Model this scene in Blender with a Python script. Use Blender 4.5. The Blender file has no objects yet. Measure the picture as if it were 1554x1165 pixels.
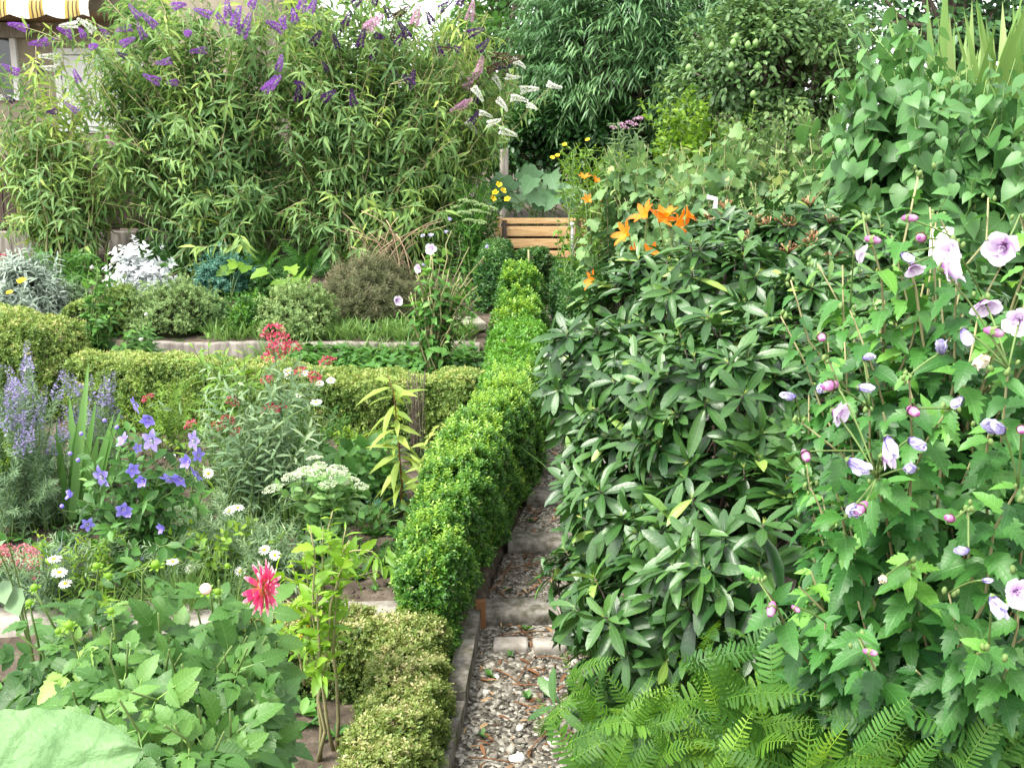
import bpy, math, random
import numpy as np
from mathutils import Matrix, Vector
R_ = math.radians
scene = bpy.context.scene
COL = scene.collection

# ------------------------------------------------------------------ camera
CZ, PITCH, F, W0, H0 = 2.3, R_(12.03), 1558.0, 1554.0, 1165.0
CP, SP = math.cos(PITCH), math.sin(PITCH)
cam = bpy.data.objects.new('camera', bpy.data.cameras.new('camera'))
COL.objects.link(cam)
cam.location = (0, 0, CZ)
cam.rotation_euler = (math.pi/2 - PITCH, 0, 0)
cam.data.sensor_width = 36.0
cam.data.lens = 36.0 * F / W0
cam.data.clip_start = 0.05
cam.data.clip_end = 3000
scene.camera = cam

# ------------------------------------------------------------------ light
world = bpy.data.worlds.new('World'); scene.world = world
world.use_nodes = True
wn = world.node_tree; bg = wn.nodes['Background']
sky = wn.nodes.new('ShaderNodeTexSky'); sky.sky_type = 'NISHITA'; sky.sun_disc = False
SUN_EL, SUN_ROT = R_(60), R_(-118)
sky.sun_elevation = SUN_EL; sky.sun_rotation = SUN_ROT
sky.air_density = 1.2; sky.dust_density = 1.5; sky.ozone_density = 1.0
hs = wn.nodes.new('ShaderNodeHueSaturation'); hs.inputs['Saturation'].default_value = 0.08
wn.links.new(sky.outputs[0], hs.inputs['Color'])
wn.links.new(hs.outputs[0], bg.inputs['Color'])
bg.inputs['Strength'].default_value = 0.15
sun = bpy.data.objects.new('sun', bpy.data.lights.new('sun', 'SUN'))
COL.objects.link(sun)
sun.data.energy = 1.7; sun.data.angle = R_(20); sun.data.color = (1.0, 0.95, 0.85)
sdir = Vector((math.sin(SUN_ROT)*math.cos(SUN_EL), math.cos(SUN_ROT)*math.cos(SUN_EL), math.sin(SUN_EL)))
sun.rotation_euler = sdir.to_track_quat('Z', 'Y').to_euler()
scene.view_settings.view_transform = 'Standard'
scene.view_settings.look = 'None'
scene.view_settings.gamma = 1.0
scene.view_settings.exposure = 2.02
scene.cycles.max_bounces = 6
scene.cycles.diffuse_bounces = 3
scene.cycles.glossy_bounces = 2
scene.cycles.transmission_bounces = 3
scene.cycles.transparent_max_bounces = 4
scene.cycles.sample_clamp_indirect = 4.0

# ------------------------------------------------------------------ geometry helpers
rng = np.random.default_rng(7)
UP = np.array([0, 0, 1.0])
def norm(a):
    a = np.asarray(a, float)
    return a / (np.linalg.norm(a, axis=-1, keepdims=True) + 1e-9)
def P(px, py, d):
    yc = (H0/2 - py) / F * d
    return np.array([(px - W0/2) / F * d, d*CP + yc*SP, CZ - d*SP + yc*CP])
def rotm(d, n):
    d = np.atleast_2d(np.asarray(d, float)); n = np.broadcast_to(np.asarray(n, float), d.shape)
    y = norm(d); x = norm(np.cross(y, n)); z = np.cross(x, y)
    return np.stack([x, y, z], -1)
def rdir(n, r=None):
    return norm((r or rng).normal(size=(n, 3)))

# terrain -----------------------------------------------------------
PY_ = [0, 3.92, 4.87, 5.7, 6.15, 6.6, 7.2, 7.8, 10.3, 14, 40]
PX_ = [-.62, -.213, -.165, -.027, .07, .185, .25, .285, .37, .55, .6]
def XL(y): return np.interp(y, PY_, PX_)
PW = 0.95
ZP = ([0, 3, 4.86, 5.6, 6.16, 6.6, 7.1, 7.6, 8.2, 9, 10.4, 12.5, 16, 25, 60, 900], [-.05, -.02, 0, .09, .18, .27, .36, .45, .55, .7, .85, .98, 1.4, 2, 2.2, 2.2])
ZL = ([0, 4.3, 4.5, 7.7, 8.2, 9.40, 9.45, 12.5, 16, 25, 60, 900], [-.05, 0, .17, .3, .42, .5, .68, 1.2, 1.4, 1.9, 2.2, 2.2])
ZR = ([0, 4, 7, 10.5, 14, 20, 60, 900], [0, .05, .33, .9, 1.4, 2, 2.2, 2.2])
def H(x, y):
    x = np.asarray(x, float); y = np.asarray(y, float)
    xl = XL(y)
    a = np.clip((x - xl + .08) / .1, 0, 1); b = np.clip((x - xl - PW) / .15, 0, 1)
    zl = np.interp(y, *ZL); zp = np.interp(y, *ZP) - .04; zr = np.interp(y, *ZR)
    bump = .012*np.sin(9*x + 3*np.sin(5*y)) * np.sin(7*y + 2*np.sin(6*x))
    return zl*(1-a) + zp*a*(1-b) + zr*a*b + bump
def G(px, py):
    lo = 1.0
    for d in np.arange(1.0, 40, .04):
        p = P(px, py, d)
        if p[2] <= H(p[0], p[1]): return p
    return P(px, py, 12)
def GD(px, d):
    """ground point under the column of pixels px at camera depth about d"""
    x = (px - W0/2)/F*d; y = d*CP
    return np.array([x, y, float(H(x, y))])

# leaf templates: (verts, loops, counts, attr) -----------------------
def leaf_t(prof, fold=.15, droop=.2, grad=False, wave=0):
    V = []; rows = []; UVs = []
    def z(y): return -droop*y*abs(y)
    for i, (yc, ye, w) in enumerate(prof):
        if w == 0:
            V.append((0, yc, z(yc))); UVs.append((0, yc)); rows.append((len(V)-1,))
        else:
            k = len(V); wz = wave*(1 if i % 2 else -1)
            V += [(-w, ye, z(ye)+fold*w+wz), (0, yc, z(yc)), (w, ye, z(ye)+fold*w-wz)]
            UVs += [(-w, ye), (0, yc), (w, ye)]; rows.append((k, k+1, k+2))
    L = []; C = []; A = []
    for i in range(len(rows)-1):
        a, b = rows[i], rows[i+1]
        m = .5*(prof[i][0] + prof[i+1][0])
        if len(a) == 3 and len(b) == 3:
            L += [a[0], a[1], b[1], b[0], a[1], a[2], b[2], b[1]]; C += [4, 4]
        elif len(a) == 1:
            L += [a[0], b[1], b[0], a[0], b[2], b[1]]; C += [3, 3]
        else:
            L += [a[0], a[1], b[0], a[1], a[2], b[0]]; C += [3, 3]
        A += [m, m]
    A = np.array(A) if grad else np.full(len(C), .5)
    return np.array(V, float), np.array(L), np.array(C), A, np.array(UVs, float)
def luv(T): return T[4] if len(T) > 4 else np.full((len(T[0]), 2), 9.)
def merge(items):
    V = []; L = []; C = []; A = []; n = 0
    for T, M, p, a in items:
        V.append(T[0] @ np.asarray(M).T + np.asarray(p)); L.append(T[1] + n); C.append(T[2]); A.append(T[3] + a); n += len(T[0])
    return np.concatenate(V), np.concatenate(L), np.concatenate(C), np.concatenate(A), np.concatenate([luv(i[0]) for i in items])
def sc(T, s): return (T[0]*np.asarray(s), *T[1:])
def ell(n=6, m=4, r=(1, 1, 1), a=.5):
    V = [(0, 0, -1)]; L = []; C = []
    for j in range(1, m):
        t = -math.pi/2 + math.pi*j/m
        for i in range(n):
            f = 2*math.pi*i/n; V.append((math.cos(f)*math.cos(t), math.sin(f)*math.cos(t), math.sin(t)))
    V.append((0, 0, 1)); top = len(V)-1
    for i in range(n):
        L += [0, 1+(i+1) % n, 1+i]; C.append(3)
        L += [top, top-n+i, top-n+(i+1) % n]; C.append(3)
    for j in range(m-2):
        for i in range(n):
            p = 1+j*n; L += [p+i, p+(i+1) % n, p+n+(i+1) % n, p+n+i]; C.append(4)
    return np.array(V)*np.array(r), np.array(L), np.array(C), np.full(len(C), a)
LANCE = leaf_t([(0, 0, 0), (.15, .15, .075), (.45, .45, .115), (.75, .75, .07), (1, 1, 0)], .35, .35)
DROOP = leaf_t([(0, 0, 0), (.12, .12, .055), (.35, .35, .1), (.6, .6, .085), (.82, .82, .045), (1, 1, 0)], .4, .45)
OVAL = leaf_t([(0, 0, 0), (.3, .3, .22), (.7, .7, .24), (1, 1, 0)], .3, .15)
TINY = leaf_t([(0, 0, 0), (.5, .5, .27), (1, 1, 0)], .3, .1)
NARROW = leaf_t([(0, 0, 0), (.4, .4, .07), (1, 1, 0)], .3, .2)
RHODO = leaf_t([(0, 0, .018), (.12, .12, .045), (.35, .35, .12), (.65, .65, .148), (.88, .88, .095), (1, 1, 0)], .2, .2)
RHODO2 = leaf_t([(0, 0, .018), (.12, .12, .05), (.35, .35, .112), (.65, .65, .135), (.88, .88, .085), (1, 1, 0)], .6, .35)
HEART = leaf_t([(0, -.13, .2), (.1, -.04, .38), (.3, .26, .45), (.6, .6, .3), (.85, .85, .1), (1, 1, 0)], .22, .3)
HIBL = leaf_t([(0, 0, 0), (.06, .04, .1), (.16, .16, .24), (.22, .3, .3), (.28, .34, .27), (.33, .5, .35), (.4, .46, .19), (.52, .66, .25), (.58, .63, .17), (.68, .8, .17), (.75, .78, .1), (.86, .9, .07), (1, 1, 0)], .3, .38, wave=.02)
HIBL2 = leaf_t([(0, 0, 0), (.1, .05, .2), (.25, .28, .27), (.35, .36, .23), (.5, .56, .24), (.6, .6, .19), (.75, .8, .14), (1, 1, 0)], .3, .3, wave=.02)
CURR = leaf_t([(0, -.1, .2), (.08, .0, .44), (.22, .28, .38), (.36, .5, .5), (.5, .56, .28), (.65, .8, .26), (.8, .86, .14), (1, 1, 0)], .2, .25, wave=.03)
DENT = leaf_t([(0, 0, 0), (.1, .08, .2), (.25, .3, .31), (.3, .33, .26), (.45, .5, .33), (.5, .52, .27), (.65, .7, .26), (.7, .72, .19), (.85, .88, .12), (1, 1, 0)], .22, .32, wave=.015)
BLADE = leaf_t([(0, 0, .018), (.2, .2, .024), (.4, .4, .024), (.6, .6, .02), (.8, .8, .013), (1, 1, 0)], .4, .45)
BLADES = leaf_t([(0, 0, .02), (.25, .25, .03), (.5, .5, .03), (.75, .75, .02), (1, 1, 0)], .3, .06)
PETAL = leaf_t([(0, 0, .05), (.3, .3, .22), (.6, .6, .4), (.85, .85, .42), (1, .97, .22)], .25, .25, True, .02)
PCURL = leaf_t([(0, 0, .06), (.25, .25, .22), (.55, .55, .3), (.8, .8, .24), (1, .97, .1)], .55, -.38, True, .025)
BPET = leaf_t([(0, 0, .1), (.3, .3, .26), (.55, .55, .34), (.8, .8, .22), (1, 1, 0)], .2, .3, True)
PETALN = leaf_t([(0, 0, .05), (.35, .35, .13), (.7, .7, .15), (1, 1, 0)], .2, .4, True)
RAY = leaf_t([(0, 0, .05), (.25, .25, .1), (.5, .5, .12), (.75, .75, .11), (.93, .93, .07), (1, 1, 0)], .3, .1, True)
def about(T, n, elev, r0=0, h=0, scale=1, jit=.1, a0=0, r=None):
    """n petals round the +Z axis"""
    r = r or rng; it = []
    for k in range(n):
        f = a0 + 2*math.pi*k/n + r.normal()*jit; e = elev + r.normal()*jit
        d = np.array([math.cos(f)*math.cos(e), math.sin(f)*math.cos(e), math.sin(e)])
        M = rotm(d, (-math.cos(f)*math.sin(e), -math.sin(f)*math.sin(e), math.cos(e)))[0]
        it.append((T, M*scale*(1+r.normal()*jit*.5), np.array([math.cos(f)*r0, math.sin(f)*r0, h]), r.normal()*.08))
    return it
I3 = np.eye(3)

class MB:
    def __init__(s): s.V = []; s.L = []; s.C = []; s.A = []; s.M = []; s.U = []; s.n = 0
    def raw(s, V, L, C, A, m=0, U=None):
        s.U.append(np.full((len(V), 2), 9.) if U is None else U)
        s.V.append(np.asarray(V, float)); s.L.append(np.asarray(L) + s.n); s.C.append(np.asarray(C)); s.A.append(np.broadcast_to(np.asarray(A, float), (len(C),)))
        s.M.append(np.full(len(C), m)); s.n += len(V)
    def inst(s, T, M, pos, a, m=0):
        N = len(pos)
        if N == 0: return
        V = np.einsum('nij,kj->nki', M, T[0]) + pos[:, None]
        k = len(T[0]); a = np.broadcast_to(np.asarray(a, float), (N,))
        s.raw(V.reshape(-1, 3), (T[1][None] + k*np.arange(N)[:, None]).ravel(), np.tile(T[2], N), (a[:, None] + T[3][None] - .5).ravel(), m, np.tile(luv(T), (N, 1)))
    def tube(s, pts, rad, sides=5, a=.5, m=0):
        pts = np.asarray(pts, float); n = len(pts); rad = np.broadcast_to(np.asarray(rad, float), (n,))
        t = np.gradient(pts, axis=0); h = np.array([.31, .95, .05]) if abs(norm(t[0])[1]) < .8 else np.array([1., 0, .1])
        u = norm(np.cross(t, h)); v = norm(np.cross(t, u))
        f = 2*math.pi*np.arange(sides)/sides
        V = pts[:, None] + rad[:, None, None]*(np.cos(f)[None, :, None]*u[:, None] + np.sin(f)[None, :, None]*v[:, None])
        i = np.arange(n-1)[:, None]*sides; j = np.arange(sides)[None]; j2 = (j+1) % sides
        q = np.stack([i+j, i+j2, i+sides+j2, i+sides+j], -1).reshape(-1, 4)
        L = np.concatenate([q.ravel(), np.arange(sides)[::-1], np.arange(sides)+(n-1)*sides])
        s.raw(V.reshape(-1, 3), L, [4]*len(q)+[sides, sides], a, m)
    def box(s, c, size, yaw=0, a=.5, m=0, bev=.0):
        hx, hy, hz = np.array(size)/2; b = min(bev, hx*.9, hy*.9, hz*.9) if bev else 0
        c = np.asarray(c, float); ca, sa = math.cos(yaw), math.sin(yaw); Rz = np.array([[ca, -sa, 0], [sa, ca, 0], [0, 0, 1]])
        if not b:
            V = np.array([(x, y, z) for z in (-hz, hz) for y in (-hy, hy) for x in (-hx, hx)])
            q = [0, 2, 3, 1, 4, 5, 7, 6, 0, 1, 5, 4, 2, 6, 7, 3, 0, 4, 6, 2, 1, 3, 7, 5]
            s.raw(V@Rz.T + c, q, [4]*6, a, m); return
        bm = bm_new(); import bmesh
        bmesh.ops.create_cube(bm, size=1)
        for v in bm.verts: v.co = (v.co.x*2*hx, v.co.y*2*hy, v.co.z*2*hz)
        bmesh.ops.bevel(bm, geom=bm.edges[:], offset=b, segments=2, profile=.7, affect='EDGES')
        bm.verts.index_update()
        V = np.array([v.co[:] for v in bm.verts]); L = []; C = []
        for f_ in bm.faces: L += [v.index for v in f_.verts]; C.append(len(f_.verts))
        bm.free(); s.raw(V@Rz.T + c, L, C, a, m)
    def grid(s, Pt, a=.5, m=0):
        Pt = np.asarray(Pt, float); n, k = Pt.shape[:2]
        i = np.arange(n-1)[:, None]*k; j = np.arange(k-1)[None]
        q = np.stack([i+j, i+j+1, i+k+j+1, i+k+j], -1).reshape(-1, 4)
        s.raw(Pt.reshape(-1, 3), q.ravel(), [4]*len(q), a, m)
    def mesh(s, name, mats, org=(0, 0, 0), smooth=True):
        me = bpy.data.meshes.new(name)
        V = np.concatenate(s.V) - np.asarray(org, float); L = np.concatenate(s.L).astype(np.int32); C = np.concatenate(s.C).astype(np.int32)
        me.vertices.add(len(V)); me.vertices.foreach_set('co', V.astype(np.float32).ravel())
        me.loops.add(len(L)); me.loops.foreach_set('vertex_index', L)
        me.polygons.add(len(C)); me.polygons.foreach_set('loop_start', np.concatenate([[0], np.cumsum(C)[:-1]]).astype(np.int32))
        for m in (mats if isinstance(mats, (list, tuple)) else [mats]): me.materials.append(m)
        me.polygons.foreach_set('material_index', np.concatenate(s.M).astype(np.int32))
        me.update(calc_edges=True)
        at = me.attributes.new('rnd', 'FLOAT', 'FACE'); at.data.foreach_set('value', np.clip(np.concatenate(s.A), 0, 1).astype(np.float32))
        uu = np.concatenate(s.U); ua = me.attributes.new('luv', 'FLOAT_VECTOR', 'POINT'); ua.data.foreach_set('vector', np.concatenate([uu, np.zeros((len(uu), 1))], 1).astype(np.float32).ravel())
        me.polygons.foreach_set('use_smooth', np.full(len(C), bool(smooth)))
        return me
    def build(s, name, mats, parent=None, smooth=True):
        org = parent_world(parent) if parent else (0, 0, 0)
        o = bpy.data.objects.new(name, s.mesh(name, mats, org, smooth)); COL.objects.link(o)
        if parent: o.parent = parent
        return o
def bm_new():
    import bmesh
    return bmesh.new()
def parent_world(p):
    w = np.zeros(3)
    while p: w += np.array(p.location); p = p.parent
    return w
def tag(o, label=None, cat=None, group=None, kind=None):
    if label: o['label'] = label
    if cat: o['category'] = cat
    if group: o['group'] = group
    if kind: o['kind'] = kind
    return o
def thing(name, label, cat, loc, group=None):
    o = bpy.data.objects.new(name, None); COL.objects.link(o); o.location = tuple(float(v) for v in loc); o.empty_display_size = .1
    return tag(o, label, cat, group)
def put(name, me, parent, loc, axis=(0, 0, 1), s=1, spin=None):
    """one object using mesh me, its +Z turned to axis"""
    o = bpy.data.objects.new(name, me); COL.objects.link(o); o.parent = parent
    q = Vector(tuple(float(v) for v in axis)).to_track_quat('Z', 'Y')
    M = Matrix.Translation(Vector([float(v) for v in (np.asarray(loc) - parent_world(parent))])) @ q.to_matrix().to_4x4() @ Matrix.Rotation(rng.uniform(0, 6.28) if spin is None else spin, 4, 'Z')
    S = s if isinstance(s, (tuple, list)) else (s, s, s)
    o.matrix_basis = M @ Matrix.Diagonal((*S, 1))
    return o

# ------------------------------------------------------------------ materials
def ramp_mat(name, stops, trans=0., rough=.5, spec=.4, bump=None, coat=0, noise=None, vein=0):
    m = bpy.data.materials.new(name); m.use_nodes = True; t = m.node_tree; N = t.nodes; K = t.links
    b = N['Principled BSDF']; out = N['Material Output']
    at = N.new('ShaderNodeAttribute'); at.attribute_name = 'rnd'
    r = N.new('ShaderNodeValToRGB'); e = r.color_ramp.elements
    while len(e) > 1: e.remove(e[-1])
    e[0].position = stops[0][0]; e[0].color = (*stops[0][1], 1)
    for p, c in stops[1:]:
        x = e.new(p); x.color = (*c, 1)
    fac = at.outputs['Fac']
    if noise:
        tc = N.new('ShaderNodeTexCoord'); nz = N.new('ShaderNodeTexNoise'); nz.inputs['Scale'].default_value = noise[0]; nz.inputs['Detail'].default_value = 5
        K.new(tc.outputs['Object'], nz.inputs['Vector'])
        ma = N.new('ShaderNodeMath'); ma.operation = 'MULTIPLY_ADD'; ma.inputs[1].default_value = noise[1]
        sb = N.new('ShaderNodeMath'); sb.operation = 'SUBTRACT'; sb.inputs[1].default_value = .5
        K.new(nz.outputs['Fac'], sb.inputs[0]); K.new(sb.outputs[0], ma.inputs[0]); K.new(fac, ma.inputs[2]); fac = ma.outputs[0]
    K.new(fac, r.inputs['Fac'])
    colr = r.outputs['Color']
    if vein:
        def mth(op, x, y=None, z=None):
            n = N.new('ShaderNodeMath'); n.operation = op
            for i, q in enumerate((x, y, z)):
                if q is None: continue
                if isinstance(q, (int, float)): n.inputs[i].default_value = q
                else: K.new(q, n.inputs[i])
            return n.outputs[0]
        la = N.new('ShaderNodeAttribute'); la.attribute_name = 'luv'; sp = N.new('ShaderNodeSeparateXYZ'); K.new(la.outputs['Vector'], sp.inputs[0])
        ax = mth('ABSOLUTE', sp.outputs['X']); rib = mth('SUBTRACT', 1, mth('MINIMUM', mth('MULTIPLY', ax, 55), 1))
        fr = mth('FRACT', mth('MULTIPLY', mth('SUBTRACT', sp.outputs['Y'], mth('MULTIPLY', ax, .7)), 8))
        sv = mth('MULTIPLY', mth('SUBTRACT', 1, mth('MINIMUM', mth('MULTIPLY', mth('ABSOLUTE', mth('SUBTRACT', fr, .5)), 7), 1)), mth('LESS_THAN', ax, 1))
        vf = mth('MULTIPLY', mth('MAXIMUM', rib, mth('MULTIPLY', sv, .55)), vein)
        hv0 = N.new('ShaderNodeHueSaturation'); hv0.inputs['Value'].default_value = 2.1; hv0.inputs['Saturation'].default_value = .85; K.new(colr, hv0.inputs['Color'])
        mixc = N.new('ShaderNodeMix'); mixc.data_type = 'RGBA'; K.new(vf, mixc.inputs['Factor']); K.new(colr, mixc.inputs[6]); K.new(hv0.outputs[0], mixc.inputs[7]); colr = mixc.outputs[2]
        nzv = N.new('ShaderNodeTexNoise'); nzv.inputs['Scale'].default_value = 38; nzv.inputs['Detail'].default_value = 3
        tcv = N.new('ShaderNodeTexCoord'); K.new(tcv.outputs['Object'], nzv.inputs['Vector'])
        hb = mth('SUBTRACT', mth('MULTIPLY', nzv.outputs['Fac'], .6), vf)
        bpv = N.new('ShaderNodeBump'); bpv.inputs['Strength'].default_value = .35; bpv.inputs['Distance'].default_value = .004; K.new(hb, bpv.inputs['Height']); K.new(bpv.outputs[0], b.inputs['Normal'])
    K.new(colr, b.inputs['Base Color'])
    b.inputs['Roughness'].default_value = rough; b.inputs['Specular IOR Level'].default_value = spec
    if coat: b.inputs['Coat Weight'].default_value = coat; b.inputs['Coat Roughness'].default_value = .25
    if bump:
        tc = N.new('ShaderNodeTexCoord'); nz = N.new('ShaderNodeTexNoise'); nz.inputs['Scale'].default_value = bump[0]; nz.inputs['Detail'].default_value = 6
        K.new(tc.outputs['Object'], nz.inputs['Vector'])
        bp = N.new('ShaderNodeBump'); bp.inputs['Strength'].default_value = bump[1]; bp.inputs['Distance'].default_value = .02
        K.new(nz.outputs['Fac'], bp.inputs['Height']); K.new(bp.outputs[0], b.inputs['Normal'])
    if trans:
        tr = N.new('ShaderNodeBsdfTranslucent'); mx = N.new('ShaderNodeMixShader'); mx.inputs[0].default_value = trans
        hv = N.new('ShaderNodeHueSaturation'); hv.inputs['Hue'].default_value = .485; hv.inputs['Value'].default_value = 1.5; hv.inputs['Saturation'].default_value = 1.05
        K.new(colr, hv.inputs['Color']); K.new(hv.outputs[0], tr.inputs['Color'])
        K.new(b.outputs[0], mx.inputs[1]); K.new(tr.outputs[0], mx.inputs[2]); K.new(mx.outputs[0], out.inputs['Surface'])
    return m
def green(name, a, b, c, d=None, trans=.3, rough=.45, spec=.4, coat=0, vein=0):
    st = [(0, a), (.4, b), (.75, c)] + ([(1, d)] if d else [])
    return ramp_mat(name, st, trans, rough, spec, coat=coat, vein=vein)
M = {}
M['box'] = green('box_leaf', (.02, .07, .012), (.042, .135, .02), (.095, .25, .03), (.27, .44, .06), .32, .38, .45)
M['box_bright'] = green('bright_box_leaf', (.035, .12, .015), (.075, .22, .022), (.13, .32, .035), (.26, .45, .07), .3, .4)
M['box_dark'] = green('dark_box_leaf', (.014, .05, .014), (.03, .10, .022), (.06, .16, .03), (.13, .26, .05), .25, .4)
M['box_gold'] = green('pale_box_leaf', (.045, .09, .015), (.12, .19, .035), (.25, .31, .08), (.52, .46, .25), .3, .5)
M['box_pale'] = green('pale_clipped_box_leaf', (.05, .11, .018), (.13, .22, .045), (.26, .36, .085), (.5, .5, .2), .3, .5)
M['straw'] = ramp_mat('straw', [(0, (.12, .08, .05)), (1, (.42, .32, .2))], 0, .8, .2)
M['twig'] = ramp_mat('twig_bark', [(0, (.03, .022, .014)), (1, (.13, .10, .065))], 0, .8, .2, (30, .5))
M['inner'] = ramp_mat('dark_inner_core', [(0, (.012, .018, .006)), (1, (.03, .035, .012))], 0, .9, .1, (60, .9))  # for the solid dark cores added inside plants, no real twigs
M['rhodo'] = green('rhododendron_leaf', (.013, .05, .012), (.03, .09, .017), (.062, .15, .028), (.2, .32, .06), .12, .36, .45, vein=.3)
M['hib'] = green('hibiscus_leaf', (.012, .06, .013), (.028, .115, .02), (.055, .185, .028), (.15, .36, .05), .24, .42, .4, vein=.35)
M['budd'] = green('buddleia_leaf', (.055, .125, .04), (.11, .215, .065), (.19, .32, .085), (.34, .46, .1), .33, .5, .3, vein=.3)
M['thyme'] = green('thyme_leaf', (.09, .16, .05), (.17, .27, .09), (.27, .38, .14), (.42, .5, .22), .25, .6, .3)
M['budd_y'] = green('yellowing_buddleia_leaf', (.05, .11, .02), (.12, .22, .04), (.24, .34, .05), (.45, .42, .06), .35, .5, .3)
M['knot'] = green('heart_leaf', (.03, .095, .025), (.06, .165, .042), (.1, .24, .065), (.18, .35, .1), .3, .42, .4, vein=.35)
M['curr'] = green('currant_leaf', (.045, .11, .035), (.1, .2, .065), (.18, .3, .1), (.36, .42, .14), .3, .5, .35, vein=.3)
M['dark'] = green('dark_tree_leaf', (.045, .12, .045), (.09, .2, .075), (.165, .31, .115), (.27, .42, .18), .25, .42, .4)
M['pear'] = green('pear_leaf', (.035, .085, .024), (.08, .16, .046), (.14, .25, .075), (.26, .38, .12), .25, .45, .4)
M['lime'] = green('light_green_leaf', (.06, .14, .015), (.13, .26, .03), (.23, .38, .05), (.38, .5, .1), .35, .5, .3)
M['mid'] = green('mid_green_leaf', (.025, .08, .015), (.055, .16, .03), (.1, .25, .045), (.2, .38, .08), .3, .5, .35)
M['grey'] = green('grey_green_leaf', (.08, .15, .07), (.16, .26, .13), (.27, .38, .2), (.42, .52, .32), .25, .6, .3)
M['silver'] = green('silver_leaf', (.15, .21, .15), (.27, .34, .27), (.42, .48, .42), (.6, .64, .6), .15, .7, .2)
M['white_leaf'] = green('white_felted_leaf', (.45, .5, .5), (.62, .66, .66), (.78, .8, .8), (.85, .86, .86), .12, .8, .2)
M['blue_green'] = green('blue_green_leaf', (.03, .1, .07), (.06, .17, .12), (.1, .24, .17), (.17, .33, .22), .25, .5, .3)
M['fern'] = green('fern_frond', (.022, .075, .01), (.055, .15, .015), (.12, .26, .026), (.28, .47, .055), .38, .5, .3)
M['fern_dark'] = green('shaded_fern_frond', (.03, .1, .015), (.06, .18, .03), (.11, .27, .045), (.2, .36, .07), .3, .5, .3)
M['dahlia'] = green('dahlia_leaf', (.026, .085, .014), (.055, .155, .024), (.115, .25, .045), (.28, .45, .1), .3, .45, .4, vein=.4)
M['sapling'] = green('yellow_green_leaf', (.08, .19, .015), (.17, .34, .03), (.29, .48, .05), (.45, .58, .1), .38, .45, .35)
M['lily'] = green('pale_lily_leaf', (.16, .26, .04), (.28, .38, .07), (.4, .48, .12), (.55, .54, .2), .35, .5, .3)
M['grass'] = green('grass_blade', (.05, .12, .025), (.11, .22, .05), (.19, .32, .09), (.33, .42, .17), .3, .5, .3)
M['fescue'] = green('blue_grey_grass', (.12, .18, .15), (.22, .3, .26), (.33, .42, .36), (.45, .52, .45), .2, .6, .3)
M['iris'] = green('iris_blade', (.06, .15, .035), (.11, .25, .06), (.18, .36, .1), (.28, .45, .15), .3, .4, .4)
M['heath'] = green('heather_shoot', (.045, .055, .02), (.10, .12, .05), (.17, .165, .09), (.26, .2, .14), .15, .7, .2)
M['squash'] = green('squash_leaf', (.05, .13, .05), (.1, .22, .09), (.18, .32, .16), (.35, .48, .33), .28, .5, .35, vein=.5)
M['stem'] = ramp_mat('green_stem', [(0, (.06, .11, .025)), (1, (.22, .33, .1))], .1, .5, .3)
M['stem_p'] = ramp_mat('pale_stem', [(0, (.17, .15, .07)), (1, (.38, .36, .18))], 0, .6, .3)
M['bark'] = ramp_mat('bark', [(0, (.035, .025, .018)), (1, (.16, .13, .1))], 0, .85, .2, (25, .7), noise=(12, .9))
M['dry'] = ramp_mat('dry_leaf', [(0, (.09, .045, .02)), (.5, (.23, .11, .05)), (1, (.42, .3, .16))], .15, .7, .2)
M['violet'] = ramp_mat('violet_floret', [(0, (.12, .03, .22)), (.5, (.33, .12, .5)), (1, (.55, .28, .68))], .2, .6, .2)
M['purple'] = ramp_mat('dark_purple_floret', [(0, (.025, .006, .05)), (.5, (.075, .02, .13)), (1, (.2, .06, .28))], .15, .6, .2)
M['whitef'] = ramp_mat('white_floret', [(0, (.5, .52, .4)), (.4, (.75, .76, .7)), (1, (.86, .86, .84))], .2, .6, .2)
M['pinkf'] = ramp_mat('pink_floret', [(0, (.42, .2, .33)), (.5, (.62, .38, .52)), (1, (.78, .6, .7))], .2, .6, .2)
M['brownf'] = ramp_mat('spent_floret', [(0, (.05, .03, .02)), (1, (.2, .13, .08))], 0, .8, .2)
M['hibf'] = ramp_mat('hibiscus_petal', [(0, (.3, .07, .24)), (.25, (.5, .27, .55)), (.55, (.68, .54, .73)), (1, (.8, .74, .83))], .25, .55, .2)
M['hibw'] = ramp_mat('wilted_petal', [(0, (.15, .1, .38)), (.45, (.42, .38, .66)), (1, (.68, .65, .8))], .2, .55, .2)
M['hibb'] = ramp_mat('bud_petal', [(0, (.28, .06, .22)), (.6, (.5, .16, .38)), (1, (.68, .4, .6))], .15, .5, .2)
M['cream'] = ramp_mat('cream_petal', [(0, (.5, .45, .25)), (1, (.8, .77, .65))], .2, .55, .2)
M['orange'] = ramp_mat('daylily_petal', [(0, (.75, .5, .05)), (.35, (.76, .27, .025)), (1, (.66, .16, .015))], .3, .5, .2)
M['daisy'] = ramp_mat('white_petal', [(0, (.7, .7, .62)), (1, (.86, .86, .83))], .2, .6, .2)
M['yellow'] = ramp_mat('yellow_petal', [(0, (.55, .32, .01)), (1, (.82, .6, .03))], .1, .6, .2)
M['balloon'] = ramp_mat('balloon_flower_petal', [(0, (.5, .42, .75)), (.3, (.22, .16, .62)), (.7, (.27, .22, .68)), (1, (.38, .32, .75))], .25, .5, .2)
M['red'] = ramp_mat('crimson_floret', [(0, (.25, .02, .05)), (.5, (.5, .06, .11)), (1, (.65, .2, .24))], .15, .6, .2)
M['rosef'] = ramp_mat('rose_floret', [(0, (.4, .08, .12)), (.5, (.6, .2, .24)), (1, (.75, .42, .42))], .15, .6, .2)
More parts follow.
